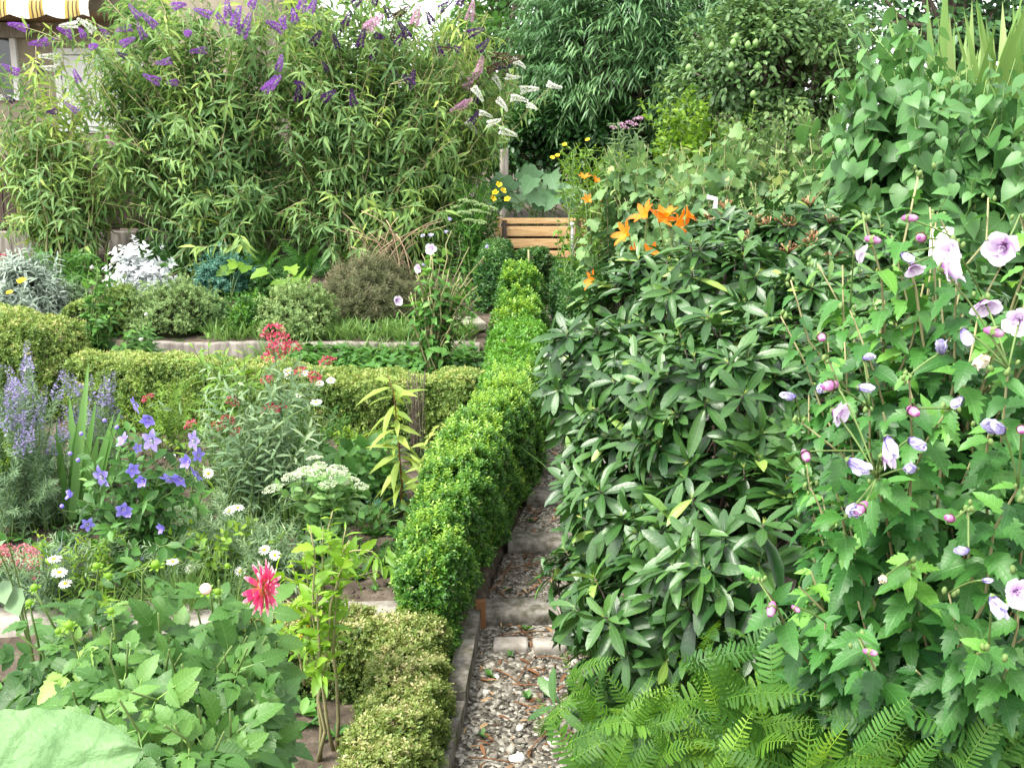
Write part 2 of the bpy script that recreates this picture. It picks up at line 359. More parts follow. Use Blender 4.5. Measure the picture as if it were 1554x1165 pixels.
M['dahliaf'] = ramp_mat('dahlia_petal', [(0, (.75, .6, .2)), (.2, (.74, .3, .2)), (.45, (.66, .05, .17)), (.75, (.7, .09, .22)), (.9, (.82, .5, .52)), (1, (.86, .78, .74))], .2, .5, .2)
M['lav'] = ramp_mat('lavender_floret', [(0, (.12, .13, .1)), (.4, (.23, .2, .38)), (1, (.42, .37, .62))], .15, .6, .2)
M['sedum'] = ramp_mat('sedum_floret', [(0, (.36, .46, .25)), (.5, (.58, .66, .46)), (1, (.8, .82, .7))], .15, .6, .2)
M['sedl'] = green('sedum_leaf', (.08, .18, .05), (.15, .3, .09), (.24, .4, .13), (.42, .54, .25), .25, .4, .4)

def tex_mat(name, stops, scale, rough=.85, bump=.5, bdist=.02, vor=None, detail=8, stretch=None, spec=.25):
    m = bpy.data.materials.new(name); m.use_nodes = True; t = m.node_tree; N = t.nodes; K = t.links; b = N['Principled BSDF']
    tc = N.new('ShaderNodeTexCoord'); vec = tc.outputs['Object']
    if stretch:
        mp = N.new('ShaderNodeMapping'); mp.inputs['Scale'].default_value = stretch; K.new(vec, mp.inputs['Vector']); vec = mp.outputs[0]
    nz = N.new('ShaderNodeTexNoise'); nz.inputs['Scale'].default_value = scale; nz.inputs['Detail'].default_value = detail; nz.inputs['Roughness'].default_value = .65
    K.new(vec, nz.inputs['Vector']); fac = nz.outputs['Fac']; hgt = fac
    if vor:
        vo = N.new('ShaderNodeTexVoronoi'); vo.inputs['Scale'].default_value = vor; K.new(vec, vo.inputs['Vector'])
        sp = N.new('ShaderNodeSeparateColor'); K.new(vo.outputs['Color'], sp.inputs[0])
        mx = N.new('ShaderNodeMath'); mx.operation = 'MULTIPLY_ADD'; mx.inputs[1].default_value = .5; 
        m2 = N.new('ShaderNodeMath'); m2.operation = 'MULTIPLY'; m2.inputs[1].default_value = .5
        K.new(sp.outputs[0], mx.inputs[0]); K.new(fac, m2.inputs[0]); K.new(m2.outputs[0], mx.inputs[2]); fac = mx.outputs[0]
        inv = N.new('ShaderNodeMath'); inv.operation = 'SUBTRACT'; inv.inputs[0].default_value = 1; K.new(vo.outputs['Distance'], inv.inputs[1]); hgt = inv.outputs[0]
    r = N.new('ShaderNodeValToRGB'); e = r.color_ramp.elements
    while len(e) > 1: e.remove(e[-1])
    e[0].position = stops[0][0]; e[0].color = (*stops[0][1], 1)
    for p, c in stops[1:]:
        x = e.new(p); x.color = (*c, 1)
    K.new(fac, r.inputs['Fac']); K.new(r.outputs['Color'], b.inputs['Base Color'])
    b.inputs['Roughness'].default_value = rough; b.inputs['Specular IOR Level'].default_value = spec
    bp = N.new('ShaderNodeBump'); bp.inputs['Strength'].default_value = bump; bp.inputs['Distance'].default_value = bdist
    K.new(hgt, bp.inputs['Height']); K.new(bp.outputs[0], b.inputs['Normal'])
    return m
M['soil'] = tex_mat('soil', [(.3, (.03, .023, .016)), (.5, (.075, .058, .042)), (.7, (.16, .13, .1))], 9, .95, .9, .03)
M['gravel'] = tex_mat('gravel', [(.3, (.045, .04, .03)), (.45, (.11, .1, .08)), (.6, (.2, .185, .15)), (.75, (.36, .34, .29))], 30, .9, .8, .012, vor=55)
M['dark_gravel'] = tex_mat('shaded_soil_gravel', [(.3, (.05, .042, .03)), (.45, (.115, .1, .08)), (.6, (.2, .18, .15)), (.75, (.33, .31, .27))], 30, .95, .8, .012, vor=70)  # upper treads: more soil, plus hedge and rhododendron shade put into the colour
M['concrete'] = tex_mat('weathered_concrete', [(.3, (.04, .045, .02)), (.42, (.095, .09, .065)), (.55, (.19, .175, .15)), (.74, (.32, .3, .26))], 14, .9, .5, .008)
M['pale_concrete'] = tex_mat('pale_concrete', [(.3, (.13, .115, .09)), (.5, (.27, .245, .21)), (.7, (.42, .39, .35))], 10, .9, .4, .008)
M['wall_concrete'] = tex_mat('stained_concrete', [(.28, (.08, .07, .06)), (.5, (.22, .195, .17)), (.7, (.36, .33, .29))], 5, .9, .4, .008, stretch=(3, 3, .6))
M['stone'] = tex_mat('pale_stone', [(.3, (.25, .22, .18)), (.6, (.52, .48, .42)), (.8, (.66, .63, .58))], 18, .85, .4, .006)
M['newwood'] = tex_mat('new_timber', [(.3, (.42, .24, .1)), (.5, (.6, .38, .18)), (.75, (.74, .52, .28))], 6, .7, .15, .003, stretch=(1, 8, 10))
M['oldwood'] = tex_mat('dark_fence_timber', [(.3, (.03, .02, .016)), (.55, (.085, .06, .05)), (.8, (.17, .13, .11))], 5, .9, .4, .006, stretch=(12, 12, .7))
M['greywood'] = tex_mat('grey_weathered_timber', [(.3, (.18, .16, .13)), (.55, (.34, .31, .27)), (.8, (.5, .47, .42))], 6, .9, .4, .005, stretch=(9, 9, .8))
M['compost'] = tex_mat('compost', [(.3, (.035, .022, .014)), (.5, (.11, .07, .045)), (.7, (.25, .17, .11))], 22, .95, 1, .04, stretch=(1, 1, 4))
M['render'] = tex_mat('house_render', [(.3, (.27, .23, .17)), (.7, (.38, .33, .25))], 8, .9, .2, .004)
M['whitepaint'] = tex_mat('white_paint', [(.3, (.7, .7, .68)), (.7, (.8, .8, .78))], 6, .6, .1, .003)
M['metal'] = tex_mat('grey_metal', [(.3, (.2, .2, .2)), (.7, (.34, .34, .34))], 12, .45, .1, .002)
M['shade_board'] = tex_mat('brown_soffit', [(.3, (.16, .11, .06)), (.7, (.26, .18, .1))], 5, .8, .2, .004, stretch=(.6, 8, 8))
def glass():
    m = bpy.data.materials.new('window_glass'); m.use_nodes = True; b = m.node_tree.nodes['Principled BSDF']
    b.inputs['Base Color'].default_value = (.03, .035, .04, 1); b.inputs['Roughness'].default_value = .06; b.inputs['Specular IOR Level'].default_value = .6
    return m
M['glass'] = glass()
def awning_mat():
    m = bpy.data.materials.new('striped_awning_cloth'); m.use_nodes = True; t = m.node_tree; N = t.nodes; K = t.links; b = N['Principled BSDF']
    tc = N.new('ShaderNodeTexCoord'); s = N.new('ShaderNodeSeparateXYZ'); K.new(tc.outputs['Object'], s.inputs[0])
    a = N.new('ShaderNodeMath'); a.operation = 'MULTIPLY'; a.inputs[1].default_value = 1/.52; K.new(s.outputs['X'], a.inputs[0])
    fr = N.new('ShaderNodeMath'); fr.operation = 'FRACT'; K.new(a.outputs[0], fr.inputs[0])
    r = N.new('ShaderNodeValToRGB'); r.color_ramp.interpolation = 'CONSTANT'; e = r.color_ramp.elements
    e[0].position = 0; e[0].color = (.8, .77, .68, 1); e[1].position = .42; e[1].color = (.45, .3, .06, 1)
    for p, c in [(.5, (.1, .06, .03)), (.54, (.55, .4, .12)), (.62, (.1, .06, .03)), (.66, (.55, .4, .12)), (.72, (.1, .06, .03)), (.76, (.45, .3, .06)), (.82, (.8, .77, .68))]:
        x = e.new(p); x.color = (*c, 1)
    K.new(fr.outputs[0], r.inputs['Fac']); K.new(r.outputs['Color'], b.inputs['Base Color']); b.inputs['Roughness'].default_value = .85
    return m
M['awning'] = awning_mat()

# ------------------------------------------------------------------ setting: ground, path, steps
def axis(core, step, far):
    a = np.arange(core[0], core[1]+step/2, step); g = step; lo = [a[0]]; hi = [a[-1]]
    while lo[-1] > far[0]: g *= 1.5; lo.append(lo[-1]-g)
    g = step
    while hi[-1] < far[1]: g *= 1.5; hi.append(hi[-1]+g)
    return np.concatenate([lo[:0:-1], a, hi[1:]])
xs = axis((-5, 4), .06, (-400, 400)); ys = axis((1.5, 14), .06, (-100, 900))
gx, gy = np.meshgrid(xs, ys)
mb = MB(); mb.grid(np.stack([gx, gy, H(gx, gy)], -1)[:, ::1]); tag(mb.build('ground', M['soil']), kind='structure')

TREADS = [(4.86, .075), (5.6, .17), (6.16, .265), (6.6, .36), (7.1, .455), (7.65, .55), (8.3, .65), (9.1, .77)]
mb = MB()
segs = [(1.6, 4.86, -.03, .012)] + [(y0+.2, (TREADS[i+1][0] if i+1 < len(TREADS) else 11.6), z0-.012, (TREADS[i+1][1]-.07 if i+1 < len(TREADS) else .93)) for i, (y0, z0) in enumerate(TREADS)]
for y0, y1, z0, z1 in segs:
    n = max(6, int((y1-y0)/.05)); yy = np.linspace(y0, y1, n)[:, None]; u = np.linspace(0, 1, 22)[None]
    X = XL(yy) + .005 + u*(PW-.01); Y = yy + 0*u
    Z = z0 + (z1-z0)*(yy-y0)/(y1-y0) + .008*np.sin(31*X+11*Y)*np.sin(27*Y-9*X) + .01*np.sin(9*X+2)*np.sin(6*Y)
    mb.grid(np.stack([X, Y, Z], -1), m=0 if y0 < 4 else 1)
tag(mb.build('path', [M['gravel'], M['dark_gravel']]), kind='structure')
ST = ['lowest worn concrete step of the path beside the box hedge', 'second concrete step up from the gravel, below the rhododendron',
      'third concrete step up, half hidden by rhododendron leaves', 'fourth step up, a dim concrete edge between hedge and rhododendron']
for i, (y0, z0) in enumerate(TREADS):
    mb = MB(); x0 = float(XL(y0))
    t = thing('concrete_step', ST[i] if i < 4 else 'upper concrete step of the garden path hidden behind the rhododendron', 'step', (x0+PW/2, y0, z0), 'concrete steps of the garden path')
    nx, xx = 60, np.linspace(x0+.02, x0+PW-.01, 60); rr = np.random.default_rng(70+i); ed = .012*np.sin(xx*13+i)+.008*np.sin(xx*37+2*i)+rr.normal(size=nx)*.003; cz = -np.abs(rr.normal(size=nx))*.004 + .004*np.sin(xx*9+i)
    rows = [(y0+.012, z0-.26, 0), (y0+.01, z0-.05, .5), (y0+.004, z0-.018, 1), (y0+.02, z0-.002, 1), (y0+.06, z0+.002, .3), (y0+.13, z0, .2), (y0+.2, z0-.003, .2), (y0+.23, z0-.04, .3)]
    mb.grid(np.stack([np.stack([xx]*len(rows), 1), np.stack([a_+ed*w_ for a_, b_, w_ in rows], 1), np.stack([np.full(nx, b_)+cz*(.4+w_)+(rr.normal(size=nx)*.002) for a_, b_, w_ in rows], 1)], -1))
    mb.build('tread', M['concrete'], t)
# kerb along the gravel, peg, setts
for k, (y0, y1, lab) in enumerate([(2.9, 3.98, 'mossy concrete kerb strip under the pale clipped hedge by the gravel'), (4.0, 4.84, 'upright concrete kerb stone between the green hedge and the gravel')]):
    mb = MB(); n = 12; yy = np.linspace(y0, y1, n)
    for side in (0,):
        x1 = XL(yy) + .01; x0 = x1 - .085; zt = .085 + .006*np.sin(yy*17) + (.03 if k else 0)
        mb.grid(np.stack([np.stack([x0, x0, x1, x1], 1), np.stack([yy]*4, 1), np.stack([zt*0-.12, zt, zt, zt*0-.12], 1)], -1))
        for e in (0, n-1):
            mb.raw([(x0[e], yy[e], -.12), (x1[e], yy[e], -.12), (x1[e], yy[e], zt[e]), (x0[e], yy[e], zt[e])], [0, 1, 2, 3], [4], .5)
    tag(mb.build('kerb', M['concrete'], smooth=False), lab, 'kerb')
mb = MB(); p = P(729, 945, 5.2); mb.box((p[0], 4.83, .06), (.055, .03, .2), .2, bev=.006)
tag(mb.build('wooden_peg', M['dry']), 'short brown wooden peg at the foot of the hedge by the lowest step', 'peg')
for px, w, lab in [(775, .17, 'grey granite sett in the gravel, nearer the hedge'), (833, .16, 'grey granite sett in the gravel, touching the rhododendron leaves')]:
    p = P(px, 978, 5.05); mb = MB(); mb.box((p[0], 4.6, .0), (w, .11, .1), rng.uniform(-.1, .1), bev=.02)
    tag(mb.build('granite_sett', M['pale_concrete']), lab, 'sett', 'granite setts across the path')
# loose stones and litter on the gravel
r = np.random.default_rng(3)
ST_ = [ell(7, 5, (1, .8, .6)), ell(6, 4, (1, .7, .5)), ell(7, 4, (.8, 1, .7))]
ST_ = [(t[0]*(1+r.normal(size=(len(t[0]), 1))*.13), *t[1:]) for t in ST_]
def path_pt(n, y0, y1):
    y = y0 + (y1-y0)*r.random(n)**1.0; x = XL(y) + .03 + r.random(n)*(PW-.08)
    z = np.full(n, 0.); 
    for a, b, c, d in segs: k = (y >= a) & (y <= b); z = np.where(k, c+(d-c)*(y-a)/(b-a), z)
    ok = np.zeros(n, bool)
    for a, b, c, d in segs: ok |= (y >= a) & (y <= b)
    return np.stack([x, y, z], -1)[ok]
mb = MB()
for n, lo, hi, y0, y1, a in [(2600, .004, .011, 2.2, 4.8, .42), (380, .011, .024, 2.2, 4.8, .55), (46, .022, .038, 2.3, 4.75, .85), (1600, .003, .009, 4.9, 9, .0)]:
    p = path_pt(n, y0, y1); k = len(p)
    Rm = rotm(rdir(k, r)*[1, 1, .2], np.array([0, 0, 1.])+rdir(k, r)*.3); s = lo + (hi-lo)*r.random(k)**2
    for j in range(3): mb.inst(ST_[j], (Rm*s[:, None, None])[j::3], (p + [0, 0, 1]*s[:, None]*.15)[j::3], np.clip(a + r.normal(size=k)*.2, 0, 1)[j::3])
M['pebble'] = ramp_mat('pebble', [(0, (.055, .05, .04)), (.45, (.16, .148, .122)), (.75, (.31, .29, .245)), (.95, (.5, .48, .43)), (1, (.68, .66, .6))], 0, .8, .3, (80, .3))
tag(mb.build('gravel', M['pebble']), 'pale loose stones on the path in front of the lowest step', None, None, 'stuff')
mb = MB(); p = path_pt(1300, 2.2, 8); k = len(p)
mb.inst(LANCE, rotm(rdir(k, r)*[1, 1, .15], np.array([0, 0, 1.])+rdir(k, r)*.35)*(.02+.07*r.random(k)**1.5)[:, None, None], p+[0, 0, .018], r.random(k))
for q in path_pt(150, 2.3, 6.5):
    f = r.random()*6.28; l = .04+.1*r.random(); d = np.array([math.cos(f), math.sin(f), 0])
    mb.tube([q+[0, 0, .015]-d*l, q+[0, 0, .022], q+[0, 0, .014]+d*l+r.normal(size=3)*.01], .0035, 4, r.random()*.5)
tag(mb.build('leaf_litter', M['dry']), 'brown fallen leaves and twigs on the gravel path', None, None, 'stuff')
# small weeds in the path
mb = MB(); p = np.concatenate([path_pt(60, 2.3, 6.5), [[*P(797, 944, 5.15)[:1], 4.78, .02]]])
for q in p:
    n = r.integers(5, 10); f = r.random(n)*6.28
    mb.inst(OVAL, rotm(np.stack([np.cos(f), np.sin(f), .5+r.random(n)], -1), UP)*(.02+.03*r.random(n))[:, None, None], np.repeat(q[None], n, 0), r.random(n)*.8)
tag(mb.build('weeds', M['mid']), 'small green weeds growing in the gravel path', None, None, 'stuff')

# concrete edging of the beds
mb = MB(); n = 80; xx = np.linspace(-6, -.47, n); y0 = 4.47; 
prof = [(y0, 0.0), (y0, .185), (y0+.02, .2), (y0+.24, .205), (y0+.27, .12)]
mb.grid(np.stack([np.stack([xx]*5, 1), np.stack([np.full(n, a)+.008*np.sin(xx*6) for a, b in prof], 1), np.stack([np.full(n, b)+.004*np.sin(xx*19) for a, b in prof], 1)], -1))
tag(mb.build('bed_edging', M['pale_concrete']), 'pale concrete edging between the low clipped hedge and the flower bed', 'edging')
mb = MB(); x0, x1 = -3.42, -.3
nn = 60; xx = np.linspace(x0, x1, nn); zt = .695+.006*np.sin(xx*7)+.004*np.sin(xx*23); yo = .004*np.sin(xx*13)
mb.grid(np.stack([np.stack([xx]*5, 1), np.stack([9.355+yo, 9.355+yo, 9.365+yo, 9.44+yo, 9.45+yo], 1), np.stack([zt*0+.3, zt-.02, zt, zt, zt-.3], 1)], -1))
tag(mb.build('terrace_wall', M['wall_concrete']), 'low stained concrete wall holding the upper bed behind the clipped hedge', 'wall')
for px, py, d, w, l, lab in [(103, 470, 9.9, .3, .2, 'small pale stone slab beside the silver green plant'), (712, 462, 10.0, .26, .5, 'flat beige slab in the upper bed beside the dark box hedge')]:
    p = P(px, py, d); mb = MB(); mb.box((p[0], p[1], float(H(p[0], p[1]))+.03), (w, l, .07), .2, bev=.012); tag(mb.build('stone_slab', M['pale_concrete']), lab, 'slab')

# house, awning, fence, stone wall
hy = 17.0
def wx(px, y): return (px-W0/2)/F*y/CP*.985
hx0, hx1 = -13.0, -4.1
t = thing('house', 'beige rendered house with a dark window behind the butterfly bushes', 'house', ((hx0+hx1)/2, hy, 1.2))
mb = MB(); mb.box(((hx0+hx1)/2, hy+2.5, 4.6), (hx1-hx0, 5, 7.2), bev=.02); mb.build('wall', M['render'], t)
for cx, cz, w, h in [(-8.72, 3.85, 1.7, 1.0), (-6.55, 3.45, 1.3, 1.2)]:
    fr = MB(); yf = hy-.03
    for dx, dz, sx, sz in [(-w/2, 0, .09, h+.09), (w/2, 0, .09, h+.09), (0, h/2, w-.09, .09), (0, -h/2, w-.09, .09), (0, 0, .06, h-.09)]: fr.box((cx+dx, yf, cz+dz), (sx, .09, sz))
    f_ = fr.build('window', M['whitepaint'], t, False)
    g = MB(); g.box((cx, hy-.012, cz), (w-.05, .02, h-.05)); pane = g.build('pane', M['glass'], None, False)
    pane.parent = f_; pane.location = tuple(-parent_world(f_))
    if cx > -7:
        c = MB(); xx = np.linspace(cx-w/2+.06, cx+w/2-.06, 60); zz = np.array([cz-h/2+.06, cz+h/2-.06])
        c.grid(np.stack([np.stack([xx]*2, 1), np.stack([hy-.045+.012*np.sin(xx*40)]*2, 1), np.stack([zz]*60, 0)], -1)); cu = c.build('curtain', M['whitepaint'], None); cu.parent = f_; cu.location = tuple(-parent_world(f_))
mb = MB(); mb.box((-8.9, hy-.1, 4.36), (2.6, .2, .22)); mb.build('beam', M['greywood'], t, False)
mb = MB(); mb.box((-8.4, hy-.36, 4.52), (5.0, .7, .05)); mb.build('soffit', M['shade_board'], t, False)
aw = thing('awning', 'cream awning with brown checked stripes and scalloped edge on the house', 'awning', (-8.2, hy-1.4, 4.6))
mb = MB(); xx = np.linspace(-10.2, -6.08, 140); a0, a1 = hy-1.45, hy-.05
mb.grid(np.stack([np.stack([xx, xx], 1), np.stack([xx*0+a0, xx*0+a1], 1), np.stack([xx*0+4.60, xx*0+5.2], 1)], -1)); mb.build('canopy', M['awning'], aw)
mb = MB(); ph = ((xx-.06) % .52)/.52; zb = 4.42 - .065*np.sin(np.pi*ph)
mb.grid(np.stack([np.stack([xx, xx, xx], 1), np.stack([xx*0+a0, xx*0+a0-.025, xx*0+a0-.012+.02*np.sin(xx*9)], 1), np.stack([xx*0+4.60, xx*0+4.5, zb], 1)], -1)); v = mb.build('valance', M['awning'], aw)
t = thing('board_fence', 'dark weathered board fence standing behind the butterfly bushes', 'fence', (-4.3, 13.3, 1.5))
mb = MB(); x = -7.6; r = np.random.default_rng(5)
while x < -1.5:
    w = .13+.03*r.random(); mb.box((x+w/2, 13.2+.015*r.random(), 1.97+.02*r.normal()), (w-.008, .025, .95), 0, r.random()); x += w
mb.build('boards', M['oldwood'], t, False)
for z in (1.62, 2.3):
    mb = MB(); mb.box((-4.55, 13.165, z), (6.1, .04, .09)); mb.build('rail', M['oldwood'], t, False)
for x in np.arange(-7.5, -1.4, 1.5): mb = MB(); mb.box((x, 13.27, 1.9), (.09, .09, 1.3)); mb.build('post', M['oldwood'], t, False)
mb = MB(); r = np.random.default_rng(8); x = -7.7
while x < -1.4:
    w = .35+.4*r.random()
    mb.box((x+w/2, 13.25, 1.17), (w-.015, .3+.03*r.random(), .62), 0, bev=.02); x += w
tag(mb.build('stone_wall', M['wall_concrete']), 'grey block wall carrying the dark board fence', 'wall')
# compost bin
t = thing('compost_bin', 'slatted compost bin of light new planks at the end of the path', 'compost bin', (.34, 12.3, .98))
b0, b1 = -.2, .88; yb = 12.2
for i, (z0, z1, sx) in enumerate([(1.625, 1.69, 0), (1.48, 1.595, 0), (1.34, 1.45, .0), (1.21, 1.31, 0), (1.08, 1.18, 0)]):
    mb = MB(); mb.box(((b0+b1)/2+.01*math.sin(i*3), yb, (z0+z1)/2), (b1-b0, .028, z1-z0), .01*math.sin(i*5), bev=.004); mb.build('plank', M['newwood'], t)
    for sx_ in (b0+.03, b1-.03):
        mb = MB(); mb.box((sx_, yb+.47, (z0+z1)/2-.004), (.028, .88, z1-z0-.01), 0, bev=.004); mb.build('side_plank', M['newwood'], t)
for px_ in (b0+.11, b1-.11):
    mb = MB(); mb.box((px_, yb-.034, 1.34), (.055, .035, .66), 0, bev=.005); mb.build('post', M['oldwood'], t)
mb = MB(); n = 30; uu, vv = np.meshgrid(np.linspace(b0+.07, b1-.07, n), np.linspace(yb+.03, yb+.85, n))
zz = 1.56 + .05*np.sin(9*uu)*np.sin(7*vv) + .03*np.sin(23*uu+5*vv)
mb.grid(np.stack([uu, vv, zz], -1)); mb.grid(np.stack([np.stack([uu[0]]*3, 0), np.stack([vv[0]+.012*np.sin(uu[0]*40)]*3, 0), np.stack([zz[0], zz[0]-.3, zz[0]-.62], 0)], -1))
for k in range(260):
    a = np.array([rng.uniform(b0+.1, b1-.1), yb+.025, rng.uniform(1.05, 1.6)]); d = rdir(1)[0]*[.09, .012, .03]; mb.tube([a-d, a+d], .004, 4, rng.random())
tag(mb.build('compost', M['compost']), 'brown dry compost showing between the light planks', 'compost')
# posts and poles
def pole(name, lab, cat, px, y0, y1, d, rad, m, cap=None):
    b = P(px, y1, d); a = P(px, y0, d); a[:2] = b[:2]; g = float(H(b[0], b[1])); t = thing(name, lab, cat, (b[0], b[1], g))
    mb = MB(); mb.tube([(b[0], b[1], g-.1), (b[0]+.004, b[1], (g+a[2])/2), (b[0], b[1], a[2])], rad, 10); mb.build('shaft', M[m], t)
    if cap: mb = MB(); mb.tube([(b[0], b[1], a[2]-.01), (b[0], b[1], a[2]+.025), (b[0], b[1], a[2]+.045)], [rad*1.35, rad*1.3, rad*.5], 10); mb.build('cap', M[cap], t)
pole('metal_pole', 'thin grey metal pole with a white cap beside the compost bin', 'pole', 868, 341, 405, 11.6, .02, 'metal', 'whitepaint')
pole('garden_cane', 'short yellow cane standing in the hedge before the compost bin', 'cane', 802, 378, 418, 10.9, .011, 'stem_p')
p = P(765, 262, 14.2); g = float(H(p[0], p[1])); mb = MB(); top = P(765, 226, 14.2)[2]; mb.box((p[0], p[1], (g+top)/2), (.1, .1, top-g), .3, bev=.012)
tag(mb.build('wooden_post', M['greywood']), 'grey weathered wooden post above the squash leaves', 'post')
p = P(1429, 360, 5.0); g = float(H(p[0], p[1])); top = P(1429, 345, 5.0)[2]; mb = MB(); mb.tube([(p[0], p[1], g), (p[0], p[1], top-.006), (p[0], p[1], top)], [.053, .053, .046], 16)
tag(mb.build('white_post', M['whitepaint']), 'round white post standing behind the pale hibiscus blooms', 'post')
a = P(1086, 302, 6.0); mb = MB(); mb.tube([(a[0], a[1], float(H(a[0], a[1]))), a+[0, 0, -.05], a, a+[-.05, 0, .01]], .014, 8)
tag(mb.build('white_stick', M['whitepaint']), 'thin white hooked stick behind the rhododendron', 'stick')

# ------------------------------------------------------------------ plant builders
def bez(p0, p1, arch=.75, lat=.3, n=9):
    p0 = np.asarray(p0, float); p1 = np.asarray(p1, float); c = p0 + (p1-p0)*lat; c[2] = p0[2] + (p1[2]-p0[2])*arch
    t = np.linspace(0, 1, n)[:, None]
    return (1-t)**2*p0 + 2*t*(1-t)*c + t*t*p1
def along(mb, pts, T, ll, sp, start=.2, angle=1.0, droop=.3, arr='opp', val=.4, tip=.25, shrink=.45, r=None, m=0, end=1.0, spread=.12, ctr=None, face=.55):
    r = r or rng
    seg = np.linalg.norm(np.diff(pts, axis=0), axis=1); cum = np.concatenate([[0], np.cumsum(seg)]); L = cum[-1]
    s = np.arange(start*L, L*end, sp); 
    if len(s) == 0: return
    s = s + r.normal(size=len(s))*sp*.15
    az0 = r.random()*6.28
    if arr == 'opp': az = az0 + np.arange(len(s))*math.pi/2; s2 = np.concatenate([s, s]); az = np.concatenate([az, az+math.pi])
    elif arr == 'whorl': s2 = np.concatenate([s]*4); az = np.concatenate([az0+np.arange(len(s))*.8+k*math.pi/2 for k in range(4)])
    else: s2 = s; az = az0 + np.arange(len(s))*2.4
    N = len(s2); fr = s2/L
    pos = np.stack([np.interp(s2, cum, pts[:, i]) for i in range(3)], -1)
    tg = np.gradient(pts, axis=0); tan = norm(np.stack([np.interp(s2, cum, tg[:, i]) for i in range(3)], -1))
    e1 = norm(np.cross(tan, [.37, .9, .21])); e2 = np.cross(tan, e1); az = az + r.normal(size=N)*.35
    rad = np.cos(az)[:, None]*e1 + np.sin(az)[:, None]*e2
    an = angle + r.normal(size=N)*.22
    d = tan*np.cos(an)[:, None] + rad*np.sin(an)[:, None]; d[:, 2] -= droop*(.5+r.random(N))
    nh = tan*.5 + UP*.6 + r.normal(size=(N, 3))*.25
    if ctr is not None:
        ow = pos-np.asarray(ctr); ow[:, 2] = 0; nh = nh + norm(ow)*face; d = d + norm(ow)*.18
    l = ll*(.72+.5*r.random(N))*np.minimum(1, (1-fr)*4+shrink)
    a = val + r.normal(size=N)*spread + tip*np.clip((fr-.7)/.3, 0, 1)
    Ts = T if isinstance(T, list) else [T]; Mx = rotm(d, nh)*l[:, None, None]
    k = r.integers(0, len(Ts), N)
    for j, Tj in enumerate(Ts): mb.inst(Tj, Mx[k == j], pos[k == j] + rad[k == j]*.002, a[k == j], m)
def ellpts(c, rad, n, inner=.3, r=None):
    r = r or rng
    u = rdir(n, r)*(inner+(1-inner)*r.random(n)**.5)[:, None]
    return np.asarray(c) + u*np.asarray(rad)
def cane_plant(name, label, cat, base, tips, T, ll, sp, mat, stem='stem', r0=.006, spread=.1, arch=.75, lat=.3, group=None, stem_a=.5, seed=1, sub=0, subl=.25, names=('foliage', 'stems'), valjit=.12, **kw):
    """stems from the base to each tip with leaves along them; sub adds side shoots"""
    r = np.random.default_rng(seed); base = np.asarray(base, float)
    t = thing(name, label, cat, base, group); lf = MB(); st = MB(); v0 = kw.pop('val', .4); out = []
    for tp in tips:
        p0 = base + r.normal(size=3)*[spread, spread, 0]; p0[2] = float(H(p0[0], p0[1]))-.02 if abs(base[2]-float(H(base[0], base[1]))) < .3 else base[2]
        pts = bez(p0, tp, arch + r.normal()*.06, lat)
        pts[1:-1] += r.normal(size=(len(pts)-2, 3))*.012*np.linalg.norm(pts[-1]-pts[0])
        st.tube(pts, np.linspace(r0, r0*.3, len(pts)), 5, np.clip(stem_a+r.normal()*.2, 0, 1)); out.append(pts)
        v = v0 + r.normal()*valjit
        along(lf, pts, T, ll, sp, r=r, val=v, ctr=base, **kw)
        for k in range(sub):
            f = r.uniform(.35, .9); i = f*(len(pts)-1); q0 = pts[int(i)]; tan = norm(pts[-1]-pts[0]); d = norm(tan*.6+rdir(1, r)[0]*.8); q = bez(q0, q0+d*subl*(.6+.7*r.random()), .8, .4, 5)
            st.tube(q, np.linspace(r0*.5, r0*.2, 5), 4, stem_a); along(lf, q, T, ll*.9, sp, r=r, val=v, ctr=base, **{**kw, 'start': .1})
    if lf.n: lf.build(names[0], M[mat], t)
    if st.n: st.build(names[1], M[stem], t)
    return t, out
def sprig(T=OVAL, n=4, l=.5, r=None):
    r = r or rng; it = []
    for k in range(n):
        for s in (0, math.pi):
            f = s + k*1.57 + r.normal()*.3; e = .55 + .25*k/n + r.normal()*.15
            d = np.array([math.cos(f)*math.cos(e), math.sin(e), math.sin(f)*math.cos(e)])
            it.append((T, rotm(d, (0, 1, 0) if abs(d[1]) < .9 else (0, 0, 1))[0]*l*(1-.12*k), (0, .22*k, 0), r.normal()*.1 + .05*k))
    return merge(it)
SPR = [sprig(n=3+i % 3, l=.42+.06*(i % 4), r=np.random.default_rng(i)) for i in range(7)]
SPRT = [sprig(TINY, 3, .6, np.random.default_rng(10+i)) for i in range(5)]
def sw(x, y, k=1.0, s=0): return np.sin(2.1*k*x+s+1.3*np.sin(1.7*k*y+s))*np.sin(2.6*k*y-s+1.1*np.sin(1.9*k*x))
